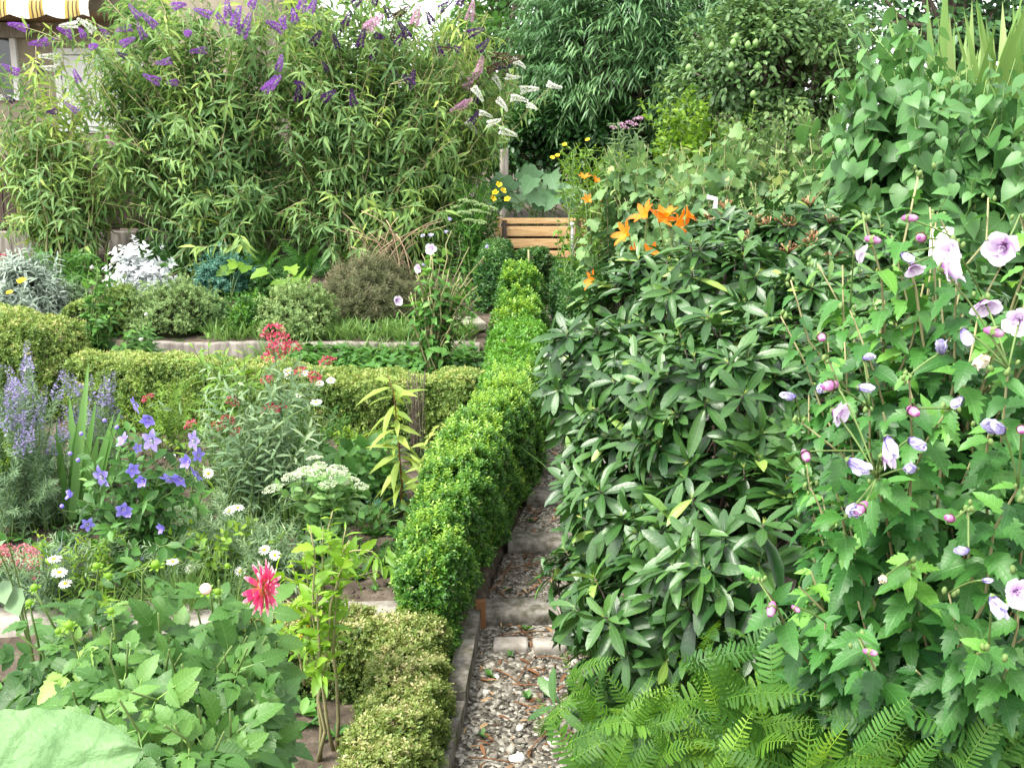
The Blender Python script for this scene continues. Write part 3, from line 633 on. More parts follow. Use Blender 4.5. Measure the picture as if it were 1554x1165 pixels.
def hedge(name, label, cat, pts, w, h, mat, sl=.05, dens=4000, bump=.03, val=.35, topv=.12, seed=1, group=None, T=None, zb=None, ends=(.2, .2), ex=.55, blot=.15, bf=3.0, noise=.14, shell=.05, up=.35, ragged=0, dry=.03):
    """a clipped hedge: rounded-box section swept along pts, covered with leafy sprigs"""
    r = np.random.default_rng(seed); T = T or SPR; pts = np.asarray(pts, float)
    seg = np.linalg.norm(np.diff(pts, axis=0), axis=1); cum = np.concatenate([[0], np.cumsum(seg)]); L = cum[-1]
    kn = np.linspace(0, L, len(w)); kh = np.linspace(0, L, len(h))
    def surf(s, u, f=1.0):
        x = np.interp(s, cum, pts[:, 0]); y = np.interp(s, cum, pts[:, 1]); e = .02
        tx = np.interp(np.minimum(s+e, L), cum, pts[:, 0]) - np.interp(np.maximum(s-e, 0), cum, pts[:, 0]); ty = np.interp(np.minimum(s+e, L), cum, pts[:, 1]) - np.interp(np.maximum(s-e, 0), cum, pts[:, 1])
        ln = np.hypot(tx, ty)+1e-9; nx, ny = ty/ln, -tx/ln
        cap = np.ones_like(s)
        if ends[0]: cap = np.minimum(cap, np.sqrt(np.clip(1-np.clip(1-s/ends[0], 0, 1)**2, 0.0, 1)))
        if ends[1]: cap = np.minimum(cap, np.sqrt(np.clip(1-np.clip(1-(L-s)/ends[1], 0, 1)**2, 0.0, 1)))
        ww = np.interp(s, kn, w)*cap*f; hh = np.interp(s, kh, h)*(cap**.6)*(f if f == 1 else f*.97)
        c, sn = np.cos(u), np.sin(u)
        o = ww*np.sign(c)*np.abs(c)**ex; z = hh*np.abs(sn)**ex
        b = bump*sw(x*1.0+o, y+z, bf, seed) if bump else 0
        px, py = x+nx*(o+b*np.sign(c)*np.abs(c)), y+ny*(o+b*np.sign(c)*np.abs(c))
        g = H(x, y) if zb is None else zb
        return np.stack([px, py, g - .02 + z + b*np.abs(sn)], -1)
    t = thing(name, label, cat, (*pts[len(pts)//2], float(H(*pts[len(pts)//2]))), group)
    ns, nu = int(L/.06)+4, 20
    S, U = np.meshgrid(np.linspace(.0, L, ns), np.linspace(0, math.pi, nu), indexing='ij')
    g = MB(); g.grid(surf(S.ravel(), U.ravel(), .82).reshape(ns, nu, 3)); g.build('dark_core', M['inner'], t)  # shrunken solid core, added and darkened to block the view through the hedge
    per = 2*np.mean(h)+2*np.mean(w); n = int(L*per*dens)
    s = r.random(n)*L; a = r.random(n); hm, wm = np.mean(h), np.mean(w)
    u = np.where(a < hm/per, np.arcsin(np.clip(r.random(n), 0, 1)**(1/ex)), np.where(a < 2*hm/per, math.pi-np.arcsin(r.random(n)**(1/ex)), np.arccos(np.clip((lambda q: np.sign(q)*np.abs(q)**(1/ex))(r.random(n)*2-1), -1, 1))))
    p = surf(s, u); e = 1e-3
    nrm = norm(np.cross(surf(np.clip(s+e*5, 0, L), u)-surf(np.clip(s-e*5, 0, L), u), surf(s, u+e)-surf(s, u-e)))
    ctr = surf(s, np.full(n, math.pi/2), .5); nrm = nrm*np.sign(np.sum(nrm*(p-ctr), -1, keepdims=True)+1e-9)
    p = p - nrm*(shell*r.random(n)**1.3)[:, None]
    d = nrm*.8 + rdir(n, r)*.75 + UP*up
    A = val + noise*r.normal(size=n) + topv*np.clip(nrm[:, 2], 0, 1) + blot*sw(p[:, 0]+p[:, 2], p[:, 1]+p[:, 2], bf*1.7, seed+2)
    Mx = rotm(d, rdir(n, r))*(sl*(.75+.55*r.random(n)))[:, None, None]; lf = MB(); k = r.integers(0, len(T), n)
    for j in range(len(T)): lf.inst(T[j], Mx[k == j], p[k == j], A[k == j])
    if ragged:
        top = np.where(nrm[:, 2] > .3)[0]; k2 = top[r.random(len(top)) < ragged]; m = len(k2); rise = r.random(m)**2*.09
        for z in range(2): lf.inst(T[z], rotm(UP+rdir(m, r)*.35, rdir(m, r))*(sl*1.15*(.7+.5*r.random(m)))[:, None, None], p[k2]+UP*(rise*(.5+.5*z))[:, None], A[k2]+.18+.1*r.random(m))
    dd_ = (sw(p[:, 0]*2+p[:, 2], p[:, 1]*2-p[:, 2], bf, seed+5) > .62) & (r.random(n) < .35) | (r.random(n) < dry)
    if dd_.any(): lf.inst(T[0], rotm(d[dd_], rdir(int(dd_.sum()), r))*(sl*.8), p[dd_], r.random(int(dd_.sum())), 1)
    lf.build('foliage', [M[mat], M['straw']], t)
    return t, surf
def mound(name, label, cat, px, py, d, rx, rz, ry, mat, T=None, sl=.05, n=1500, val=.4, seed=1, group=None, up=.6, noise=.14, blot=.12, core='inner', bump=.12, base=None):
    """a low rounded plant: hemisphere-like dome of sprigs; px,py,d: centre of its foot"""
    r = np.random.default_rng(seed); b = P(px, py, d) if base is None else np.asarray(base, float); b[2] = float(H(b[0], b[1])); T = T or SPRT
    t = thing(name, label, cat, b, group)
    q = rdir(n, r); q[:, 2] = np.abs(q[:, 2]); q = norm(q)
    k = 1 + bump*sw(q[:, 0]*3+q[:, 2]*2, q[:, 1]*3+q[:, 2], 1, seed) + bump*.6*sw(q[:, 0]*7+q[:, 2]*5, q[:, 1]*6+q[:, 2]*3, 1, seed+3); p = b + q*np.array([rx, ry, rz])*(k*(.86+.16*r.random(n)))[:, None]
    dd = norm(q/np.array([rx, ry, rz]))*.6 + rdir(n, r)*.6 + UP*up
    sy = r.random(n) < .14; p[sy] += (dd[sy]+UP*.4)*sl*(.3+.9*r.random((int(sy.sum()), 1)))
    A = val + noise*r.normal(size=n) + blot*sw(p[:, 0], p[:, 1]+p[:, 2], 5, seed)
    lf = MB(); Mx = rotm(dd, rdir(n, r))*(sl*(.7+.6*r.random(n)))[:, None, None]; kk = r.integers(0, len(T), n)
    for j in range(len(T)): lf.inst(T[j], Mx[kk == j], p[kk == j], A[kk == j])
    lf.build('foliage', M[mat], t)
    if core:
        g = MB(); e = ell(14, 10, (rx*.84, ry*.84, rz*.84)); g.raw(e[0]+b, e[1], e[2], e[3]); g.build('dark_core', M[core], t)  # dark solid filler added under the sprigs to stop gaps showing through
    return t
def blades(mb, b, n, l, T=BLADE, spread=.5, rad=.05, r=None, val=.45, w=1.0):
    r = r or rng; f = r.random(n)*6.28; k = spread*r.random(n)**.7
    d = np.stack([np.cos(f)*k, np.sin(f)*k, np.ones(n)], -1); p = np.asarray(b) + np.stack([np.cos(f)*rad*r.random(n), np.sin(f)*rad*r.random(n), np.zeros(n)], -1)
    ll = l*(.5+.6*r.random(n)); Mx = rotm(d, np.stack([-np.cos(f), -np.sin(f), np.ones(n)*.8], -1)+r.normal(size=(n, 3))*.2)*ll[:, None, None]; Mx[:, :, 0] *= w
    mb.inst(T, Mx, p, val + r.normal(size=n)*.16)
def stem_to(mb, p0, p1, r0=.003, arch=.7, a=.5, lat=.35):
    pts = bez(p0, p1, arch, lat, 7); mb.tube(pts, np.linspace(r0, r0*.7, 7), 5, a); return pts

# ------------------------------------------------------------------ flower meshes (shared by copies)
def fmesh(name, parts, mats):
    mb = MB()
    for T, m in parts: mb.raw(T[0], T[1], T[2], T[3], m, luv(T))
    return mb.mesh(name, [M[k] for k in mats])
def spike_t(seed, n=420, rad=.19, sag=.15, fl=.105):
    r = np.random.default_rng(seed); it = []
    for k in range(n):
        z = r.random()**1.1; f = r.random()*6.28; q = rad*(1-z)**.55*(.75+.4*r.random())+.01
        d = np.array([math.cos(f), math.sin(f), .3+r.normal()*.3]); p = np.array([q*math.cos(f)*.8+sag*z*z, q*math.sin(f)*.8, z])
        it.append((TINY, rotm(d, r.normal(size=3))[0]*fl*(1-.5*z)*1.3, p, r.normal()*.2 - .2*(z-.4)))
    return merge(it)
SPIKES = {}
for c in ('violet', 'purple', 'whitef', 'pinkf', 'brownf'):
    SPIKES[c] = [fmesh('flower_spike', [(spike_t(i + len(c)*7, rad=.13 if c == 'brownf' else .2, sag=.35 if c == 'whitef' else .15), 0)], [c]) for i in range(3)]
def dome_t(seed, n=70, rx=1, rz=.4, fl=.28, T=TINY, a=0):
    r = np.random.default_rng(seed); it = []
    for k in range(n):
        q = rdir(1, r)[0]; q[2] = abs(q[2])*.9+.1; p = q*[rx, rx, rz]
        it.append((T, rotm(rdir(1, r)[0]*.7+q*.6, q+rdir(1, r)[0]*.6)[0]*fl*(.7+.6*r.random()), p*(.85+.2*r.random()), r.normal()*.22+a))
    return merge(it)
def bloom_t(seed):
    r = np.random.default_rng(seed)
    return merge(about(PETAL, 5, 1.0, .06, 0, 1.0, .16, r=r) + about(sc(PETAL, (.8, 1, 1.5)), 5, .95, .03, .03, .72, .2, .5, r) + about(sc(PETAL, (.6, 1, 1.5)), 4, 1.25, .02, .04, .5, .3, .9, r))
def rolled_t(seed):
    r = np.random.default_rng(seed)
    return merge(about(PCURL, 5, 1.25, .14, 0, 1.0, .12, r=r) + about(sc(PCURL, (.8, 1, 1)), 4, 1.4, .08, .02, .95, .15, .4, r))
calyx = merge(about(OVAL, 5, .9, .05, -.1, .42, .05))
HIBF = [fmesh('flower', [(bloom_t(i), 0), (calyx, 1)], ['hibf', 'stem']) for i in range(3)]
HIBR = [fmesh('wilted_flower', [(rolled_t(i), 0), (calyx, 1)], ['hibw', 'stem']) for i in range(3)]
HIBC = [fmesh('cream_flower', [(rolled_t(i), 0), (calyx, 1)], ['cream', 'stem']) for i in range(2)]
HIBB = [fmesh('bud', [((lambda e: (e[0]*[.3, .3, .62]+[0, 0, .45], *e[1:3], np.clip(e[3]+np.linspace(-.4, .4, len(e[3])), 0, 1)))(ell(8, 6)), 0), (merge(about(OVAL, 6, 1.15, .1, -.1, .75, .05)), 1)], ['hibb', 'stem'])]
DAISY = [fmesh('flower', [(merge(about(RAY, 17, .08, .22, 0, .8, .07, r=np.random.default_rng(i))), 0), (sc(ell(9, 5), (.3, .3, .2)), 1)], ['daisy', 'yellow']) for i in range(2)]
def lily_t(seed):
    r = np.random.default_rng(seed)
    P6 = leaf_t([(0, 0, .04), (.25, .25, .1), (.5, .5, .2), (.75, .75, .2), (.9, .9, .12), (1, 1, 0)], .25, .6, True, .015)
    return merge(about(P6, 6, 1.15, .04, 0, 1, .1, r=r) + [(NARROW, rotm((math.cos(k), math.sin(k), 2.6), (1, 0, 0))[0]*.8*np.array([.25, 1, .25]), (0, 0, 0), -.3) for k in range(5)])
LILY = [fmesh('flower', [(lily_t(i), 0)], ['orange']) for i in range(3)]
BALL = [fmesh('flower', [(merge(about(BPET, 5, e, .1, 0, 1.0, .06, r=np.random.default_rng(i))+[(sc(ell(6, 4, a=.05), .12), I3, (0, 0, .2), 0)]), 0), (calyx, 1)], ['balloon', 'stem']) for i, e in enumerate((.45, .8, 1.15))]
BALB = [fmesh('bud', [((lambda e: (e[0]*[.5, .5, .5]+[0, 0, .4], *e[1:]))(ell(8, 6, a=.8)), 0), (calyx, 1)], ['balloon', 'stem'])]
REDF = [fmesh('flower', [(dome_t(i, 80, 1, .6, .34), 0)], ['red']) for i in range(2)]
ROSEF = [fmesh('flower', [(dome_t(i, 60, 1, .6, .4, OVAL), 0)], ['rosef']) for i in range(2)]
SEDF = [fmesh('flower', [(dome_t(i, 320, 1, .35, .18), 0)], ['sedum']) for i in range(2)]
M['sedg'] = ramp_mat('green_sedum_floret', [(0, (.14, .24, .08)), (.5, (.28, .4, .17)), (1, (.5, .6, .34))], .15, .6, .2)
SEDG = [fmesh('flower', [(dome_t(i, 320, 1, .35, .18), 0)], ['sedg']) for i in range(2)]
r = np.random.default_rng(4)
DAHF = fmesh('flower', [(merge(about(RAY, 16, -.15, .1, 0, .95, .1, r=r)+about(RAY, 15, .25, .1, .03, .9, .1, .2, r)+about(RAY, 13, .6, .08, .05, .75, .1, .1, r)+about(RAY, 10, 1.05, .05, .07, .5, .1, .1, r)), 0), (merge(about(OVAL, 9, -.3, .08, -.1, .42, .1, r=r)), 1)], ['dahliaf', 'stem'])
DAHB = fmesh('bud', [((lambda e: (e[0]*[.75, .75, .7], *e[1:3], e[3]+.45))(ell(9, 6)), 0), (merge(about(OVAL, 7, .5, .5, -.5, .9, .15)), 1)], ['dahliaf', 'sapling'])
DAHG = fmesh('green_bud', [(sc(ell(9, 6), (.7, .7, .65)), 0), (merge(about(OVAL, 7, .2, .5, -.4, .8, .15)), 0)], ['sapling'])
PEAR = fmesh('pear', [((lambda e: (e[0]*np.stack([1-.35*np.clip(e[0][:, 2], 0, 1)]*2+[np.ones(len(e[0]))*1.25], -1), *e[1:]))(ell(10, 8, a=.7)), 0)], ['sedl'])
SQF = fmesh('flower', [(merge(about(PETAL, 5, .8, .1, 0, 1, .1)), 0)], ['yellow'])
LAVS = [fmesh('flower_spike', [(spike_t(40+i, 90, .09, .06, .075), 0)], ['lav']) for i in range(3)]
def pts3(lst): return [P(*q) for q in lst]
def jit(r, n, s): return r.normal(size=(n, 3))*s

# ------------------------------------------------------------------ hedges
ZPf = lambda y: np.interp(y, *ZP)
def along_path(y0, y1, off, n=14): y = np.linspace(y0, y1, n); return np.stack([XL(y)-off, y], -1)
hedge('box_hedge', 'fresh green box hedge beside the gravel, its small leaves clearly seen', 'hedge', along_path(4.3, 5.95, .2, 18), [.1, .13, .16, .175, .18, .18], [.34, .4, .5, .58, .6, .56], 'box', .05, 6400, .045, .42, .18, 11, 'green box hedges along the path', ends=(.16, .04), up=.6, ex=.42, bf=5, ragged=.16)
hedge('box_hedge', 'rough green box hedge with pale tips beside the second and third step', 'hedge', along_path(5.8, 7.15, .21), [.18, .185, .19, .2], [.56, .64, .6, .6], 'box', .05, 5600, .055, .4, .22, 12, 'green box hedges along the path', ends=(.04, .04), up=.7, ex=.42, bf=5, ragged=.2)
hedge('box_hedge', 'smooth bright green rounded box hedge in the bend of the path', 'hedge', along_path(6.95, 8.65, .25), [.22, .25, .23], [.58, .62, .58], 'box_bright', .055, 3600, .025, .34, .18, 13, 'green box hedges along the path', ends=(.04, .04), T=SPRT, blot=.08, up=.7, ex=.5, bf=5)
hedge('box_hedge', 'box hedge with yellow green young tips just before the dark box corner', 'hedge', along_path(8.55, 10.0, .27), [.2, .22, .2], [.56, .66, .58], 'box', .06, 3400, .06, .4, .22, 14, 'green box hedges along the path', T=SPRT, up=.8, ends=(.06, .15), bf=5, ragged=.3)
p = P(754, 440, 11.0); q = P(790, 425, 11.3)
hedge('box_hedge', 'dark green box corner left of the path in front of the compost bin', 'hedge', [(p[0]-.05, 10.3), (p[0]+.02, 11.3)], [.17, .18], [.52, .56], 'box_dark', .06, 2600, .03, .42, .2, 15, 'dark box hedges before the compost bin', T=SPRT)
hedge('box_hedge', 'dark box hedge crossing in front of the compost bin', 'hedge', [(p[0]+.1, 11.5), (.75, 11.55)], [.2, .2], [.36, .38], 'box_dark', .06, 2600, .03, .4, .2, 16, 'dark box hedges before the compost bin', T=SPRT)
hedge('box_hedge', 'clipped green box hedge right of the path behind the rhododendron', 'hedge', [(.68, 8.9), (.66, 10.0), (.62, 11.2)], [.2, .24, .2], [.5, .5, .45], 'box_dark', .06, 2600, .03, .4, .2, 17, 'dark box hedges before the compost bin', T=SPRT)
# the pale clipped hedge across the garden
mp = [P(735, 590, 7.45), P(690, 585, 7.75), P(600, 590, 7.8), P(480, 590, 7.9), P(340, 585, 8.0), P(200, 580, 8.05), P(110, 570, 8.1)]
hedge('clipped_hedge', 'long low yellowish green clipped hedge crossing the garden from the path', 'hedge', [(a[0], a[1]) for a in mp], [.2, .22, .24, .24, .24, .24], [.54, .46, .48, .5, .52, .52], 'box_pale', .05, 3900, .03, .38, .24, 21, 'pale clipped hedges', ends=(.06, .1), T=SPRT, blot=.14, bf=4, ex=.38, dry=.06)
mp = [P(125, 560, 8.2), P(60, 550, 8.3), P(-30, 540, 8.4), P(-130, 540, 8.5)]
hedge('clipped_hedge', 'taller rounded yellowish clipped hedge at the left edge above the lavender', 'hedge', [(a[0], a[1]) for a in mp], [.32, .4, .42, .42], [.62, .74, .76, .76], 'box_pale', .05, 3900, .04, .38, .24, 22, 'pale clipped hedges', ends=(.3, .1), T=SPRT, bf=4, dry=.05)
mp = [P(100, 520, 9.1), P(125, 500, 9.6), P(150, 490, 9.9)]
hedge('clipped_hedge', 'short clipped hedge running back from the left hedge to the pale slab', 'hedge', [(a[0], a[1]) for a in mp], [.22, .2, .2], [.45, .4, .35], 'box_pale', .045, 3200, .03, .33, .24, 23, 'pale clipped hedges', T=SPRT)
# low golden clipped hedge in front
y = 4.28
hedge('low_hedge', 'low clipped hedge with dry straw coloured leaves behind the yellow green sapling', 'hedge', [(-1.35, y+.03), (-1.0, y), (-.7, y), (-.42, y-.04)], [.13, .14, .14, .14], [.33, .34, .34, .33], 'box_gold', .042, 6800, .03, .2, .4, 31, 'low straw coloured hedges', ends=(.1, .05), up=.3, ex=.36, bf=6, dry=.1)
hedge('low_hedge', 'straw coloured clipped hedge running towards the viewer along the gravel', 'hedge', [(-.43, 4.32), (-.42, 4.0), (-.44, 3.6), (-.48, 3.2), (-.53, 2.7)], [.14, .145, .15, .155, .16], [.33, .33, .32, .32, .32], 'box_gold', .042, 7400, .035, .24, .36, 32, 'low straw coloured hedges', ends=(.05, .1), up=.35, ex=.38, bf=6, dry=.1)

# ------------------------------------------------------------------ rhododendrons
def rhodo(name, label, lobes, n, seed, ll=.125, base=None, flowers=0, val=.36):
    r = np.random.default_rng(seed); C = np.array([P(*l[:3]) for l in lobes]); Rr = np.array([[l[3]/F*l[2], l[3]/F*l[2]*.95, l[4]/F*l[2]] for l in lobes])
    b = C.mean(0) if base is None else np.asarray(base, float); b[2] = float(H(b[0], b[1])); t = thing(name, label, 'rhododendron', b); lf = MB(); st = MB(); tp = MB()
    w = (Rr[:, 0]*Rr[:, 2]); w = w/w.sum(); 
    for i in range(len(lobes)):
        k = int(n*w[i]); q = rdir(k, r); p = C[i] + q*Rr[i]*(.82+.2*r.random(k))[:, None]*(1+.12*sw(q[:, 0]*2, q[:, 2]*2, 1, seed+i))[:, None]
        keep = p[:, 2] > b[2]+.1
        for j in range(len(lobes)):
            if j != i: keep &= np.linalg.norm((p-C[j])/Rr[j], axis=1) > .86
        keep &= (q[:, 1] < .55) | (r.random(k) < .3)
        p = p[keep]; q = norm(q[keep]/Rr[i])
        for a, o in zip(p, q):
            ax = norm(o*.75 + UP*.55 + rdir(1, r)[0]*.4); m = r.integers(9, 15); v = val + r.normal()*.1
            e1 = norm(np.cross(ax, [.3, .8, .5])); e2 = np.cross(ax, e1); f = np.arange(m)*2.4 + r.random()*6
            an = np.linspace(1.7, .8, m) + r.normal(size=m)*.12
            d = ax*np.cos(an)[:, None] + (np.cos(f)[:, None]*e1 + np.sin(f)[:, None]*e2)*np.sin(an)[:, None]; d[:, 2] -= .22*r.random(m)
            l = ll*(.7+.5*r.random(m))*np.linspace(1.05, .72, m); pos = a - ax*np.linspace(.045, 0, m)[:, None]
            Mx = rotm(d, ax+r.normal(size=(m, 3))*.22)*l[:, None, None]; av = v + r.normal(size=m)*.12 + np.linspace(-.08, .14, m); h = m//2
            av = np.where(r.random(m) < .012, 1, av); pick = r.random(m) < .6
            lf.inst(RHODO, Mx[pick], pos[pick], av[pick]); lf.inst(RHODO2, Mx[~pick], pos[~pick], av[~pick])
            st.tube([a-ax*.14+r.normal(size=3)*.02, a-ax*.06, a], [.0045, .004, .0025], 5, .6+.4*r.random())
            e = np.linspace(0, 1, 4); nb = 4; f2 = r.random(nb)*6.28
            tp.inst(NARROW, rotm(ax+.35*(np.cos(f2)[:, None]*e1+np.sin(f2)[:, None]*e2), ax)*.026, np.repeat(a[None], nb, 0), .5+.3*r.random(nb))
            if flowers and r.random() < flowers:
                FLP.append((a, ax))
        for z in range(3):
            e = C[i] + rdir(1, r)[0]*Rr[i]*.75; st.tube(bez(b+r.normal(size=3)*[.15, .12, 0], e, .5, .35, 8)+r.normal(size=(8, 3))*.018, np.linspace(.018, .006, 8), 6, .3+.6*r.random())
    lf.build('foliage', M['rhodo'], t); st.build('branches', M['bark'], t); tp.build('buds', M['lily'], t)
    return t
FLP = []
rhodo('rhododendron', 'large dark green rhododendron with glossy leaves overhanging the steps', [
    (935, 560, 5.0, 105, 95), (1000, 480, 5.2, 120, 90), (1090, 470, 4.8, 120, 100), (1120, 640, 4.1, 190, 150), (960, 700, 4.6, 100, 90), (1010, 760, 4.2, 140, 120),
    (935, 890, 4.5, 95, 105), (1010, 940, 3.8, 130, 110), (1150, 850, 3.7, 190, 160), (1240, 620, 4.2, 150, 150), (1250, 480, 4.5, 110, 90), (930, 1030, 4.2, 70, 60), (1010, 620, 4.5, 120, 110), (1380, 520, 4.4, 130, 130), (1330, 700, 4.0, 130, 150), (1130, 1000, 3.6, 110, 100), (893, 575, 5.5, 70, 85)], 1500, 41, .16, GD(1060, 4.35))
t = rhodo('rhododendron', 'smaller rhododendron with brown withered seed heads behind the large one', [(1130, 400, 5.6, 110, 80), (1240, 390, 5.4, 120, 80), (1060, 415, 5.9, 55, 50)], 330, 42, .145, GD(1180, 5.7), .3)
mb = MB()
for z in range(10): dz = norm(UP+rdir(1, rng)[0]*.7); mb.tube([(0, 0, 0), dz*.03, dz*.055], [.0015, .002, .005], 4, rng.random())
SEEDH = mb.mesh('seed_head', [M['dry']])
for a, ax in FLP: put('seed_head', SEEDH, t, a, ax, .8+.4*rng.random())
# stray shoot low over the gravel
b = GD(905, 4.0); lf = MB(); r = np.random.default_rng(3); tp_ = P(838, 1075, 3.9)
t = thing('rhododendron_shoot', 'single low rhododendron shoot reaching over the gravel beside the fern', 'shoot', b); st = MB(); pts = stem_to(st, b, tp_, .005, .9, .6)
along(lf, pts, [RHODO], .13, .012, .8, 1.3, .25, 'alt', .45, .1, .8, r); lf.build('foliage', M['rhodo'], t); st.build('stem', M['bark'], t)

# ------------------------------------------------------------------ hibiscus at the right
r = np.random.default_rng(50)
hb = GD(1440, 2.75)
tips = [(1395, 262, 2.45), (1310, 325, 2.5), (1200, 425, 2.6), (1455, 365, 2.35), (1548, 325, 2.2), (1500, 300, 2.7), (1255, 540, 2.45), (1185, 480, 2.9), (1350, 420, 2.8), (1420, 330, 2.9), (1240, 400, 2.9),
        (1330, 725, 2.1), (1215, 640, 2.5), (1150, 880, 2.5), (1300, 960, 2.25), (1470, 770, 2.1), (1530, 560, 2.05), (1545, 740, 2.0), (1500, 985, 2.1), (1440, 900, 2.15), (1380, 570, 2.2), (1590, 450, 2.3), (1600, 650, 2.2), (1290, 800, 2.4), (1440, 620, 2.15), (1230, 740, 2.6), (1320, 620, 2.3), (1380, 850, 2.2), (1500, 660, 2.1), (1490, 450, 2.3), (1290, 470, 2.5), (1550, 880, 2.1)]
tw = pts3(tips)
c = P(1440, 700, 2.75)
tw2 = list(ellpts(c, (.44, .4, .74), 150, .35, r)) + list(ellpts(P(1430, 940, 2.6), (.42, .3, .35), 70, .3, r))
t, HC = cane_plant('hibiscus', 'tall hibiscus shrub with pale lilac blooms filling the right side', 'hibiscus', hb, tw + tw2, [HIBL, HIBL2, HIBL], [0.098][0], .034, 'hib', 'stem_p', .0075, .14, .72, .45, seed=51, start=.28, angle=1.0, face=.15, droop=.6, arr='alt', val=.3, tip=.42, shrink=.5, valjit=.12, stem_a=.4)
GBUD = fmesh('green_bud', [(ell(6, 5, (1, 1, 1.5), .6), 0)], ['stem'])
for a in tw:
    for z in range(r.integers(3, 6)): put('green_bud', GBUD, t, a + r.normal(size=3)*[.013, .013, .01], rdir(1, r)[0]*.4+UP, .0055*(.7+.5*r.random()))
HCP = np.concatenate([c[2:] for c in HC])
def hf(lst, lib, s, name, ax=None):
    for px, py, d, k in lst:
        a = P(px, py, d); j = HCP[np.argmin(np.linalg.norm(HCP-a-[0, 0, -.03], axis=1))]; mk = MB(); mk.tube(bez(j, a, .7, .5, 6), .0022, 5, .5); mk.build('flower_stalk', M['stem'], t); v = np.array([rng.normal()*.95 if ax is None else ax[0], -.7, rng.normal()*.4-.1 if ax is None else ax[1]])
        put(name, lib[rng.integers(len(lib))], t, a, v, s*k*d/2.3)
hf([(1425, 408, 2.05, 1.2), (1525, 372, 2.1, 1.0), (1492, 455, 2.15, .85), (1548, 485, 2.1, .8), (1262, 622, 2.15, .8), (1335, 692, 2.0, .85), (1540, 897, 1.95, .95), (1296, 383, 2.35, .62), (1450, 385, 2.15, .95), (1385, 400, 2.3, .6)], HIBF, .049, 'flower')
hf([(1345, 662, 2.0, 1.2), (1380, 666, 2.0, 1.0), (1285, 697, 2.05, 1.2), (1388, 710, 2.0, .95), (1290, 773, 2.05, 1.3), (1522, 653, 1.95, 1.3), (1460, 498, 2.1, .95), (1300, 587, 2.2, .8), (1255, 583, 2.2, .9), (1207, 602, 2.4, .8), (1460, 603, 2.05, .8), (1470, 835, 2.05, .8), (1430, 535, 2.2, 1.0), (1505, 903, 1.95, 1.2), (1368, 385, 2.3, .8), (1490, 880, 2.05, .5), (1310, 545, 2.3, .6)], HIBR, .044, 'wilted_flower')
hf([(1500, 543, 2.0, 1.2), (1341, 876, 2.05, .8)], HIBC, .044, 'cream_flower')
hf([(1220, 685, 2.3, 1), (1268, 583, 2.15, 1.2), (1380, 620, 2.1, 1.1), (1313, 764, 2.02, 1.15), (1447, 788, 2.05, .9), (1173, 915, 2.35, 1), (1496, 500, 2.05, 1.1), (1371, 331, 2.35, .9), (1401, 362, 2.3, 1), (1315, 362, 2.4, .9), (1246, 508, 2.35, .9), (1550, 648, 1.9, .9), (1312, 987, 2.2, .8), (1203, 920, 2.4, .6)], HIBB, .034, 'bud')

# ------------------------------------------------------------------ ferns
PINNA = leaf_t([(0, 0, .05), (.12, .12, .1), (.5, .5, .105), (.85, .85, .085), (1, 1, .02)], .12, .15)
def frond_t(seed, n=20, droop=.5, w=.2):
    r = np.random.default_rng(seed); it = []
    def zc(y): return -droop*y*y
    for k in range(n):
        y = .06 + .92*k/n; l = w*min(1, (1-y)*2.4+.06)*(.85+.3*r.random())*min(1, .55+y*3)
        for s in (-1, 1):
            sl = -2*droop*y
            it.append((PINNA, rotm((s*1.0, .34+r.normal()*.12, sl*.28-.1+.06*r.normal()), (0, -sl, 1))[0]*l, (0, y, zc(y)), r.normal()*.06 + .25*(y-.5)))
    V = []; m = 8
    for j in range(m): y = j/(m-1); V += [(-.008*(1-y)-.002, y, zc(y)-.003), (.008*(1-y)+.002, y, zc(y)-.003)]
    q = []; 
    for j in range(m-1): q += [2*j, 2*j+1, 2*j+3, 2*j+2]
    it.append(((np.array(V), np.array(q), np.full(m-1, 4), np.full(m-1, .8)), I3, (0, 0, 0), 0))
    return merge(it)
FRONDS = [frond_t(i, 17+i, .2+.2*i, .15+.012*i) for i in range(4)]
LACY = [frond_t(10+i, 16, .45, .24) for i in range(2)]
def fern(name, label, px, d, zf, n, l, seed, mat='fern', T=None, elev=.9, group='ferns under the hibiscus', base=None, val=.42, tips=None):
    r = np.random.default_rng(seed); b = GD(px, d) if base is None else np.asarray(base, float); t = thing(name, label, 'fern', b, group)
    T = T or FRONDS; o = b.copy(); o[2] += zf
    if tips is not None:
        x0, x1, y0, y1, k_ = tips[-1]; tips = tips[:-1] + [(r.uniform(x0, x1), r.uniform(y0, y1), d-.45+.5*r.random()) for _ in range(k_)]; n = max(n, len(tips))
    f = np.arange(n)*2.4 + r.random()*6; el = elev + r.normal(size=n)*.28
    d_ = np.stack([np.cos(f)*np.cos(el), np.sin(f)*np.cos(el), np.sin(el)], -1); L = l*(.7+.5*r.random(n)); p = o + np.stack([np.cos(f)*.06, np.sin(f)*.06, 0*f], -1) + r.normal(size=(n, 3))*.04
    if tips is not None:
        for i, q in enumerate(tips):
            q = P(*q); d_[i] = norm(norm(q-b)*.4+np.array([r.normal()*.55, -.25+r.normal()*.2, .45+.3*r.random()])); L[i] = l*(.75+.4*r.random()); p[i] = q - d_[i]*L[i] + np.array([0, 0, .22*L[i]])
    nh = np.stack([-np.cos(f)*.3, -np.sin(f)*.3, np.ones(n)], -1) + r.normal(size=(n, 3))*.25 + np.array([0, -.6, 0])
    Mx = rotm(d_, nh)*L[:, None, None]; k = r.integers(0, len(T), n)
    for i in range(n):
        lf = MB(); lf.inst(T[k[i]], Mx[i:i+1], p[i:i+1], np.clip(val + r.normal()*.2, 0, 1)); lf.build('frond', M[mat], t)
    return t
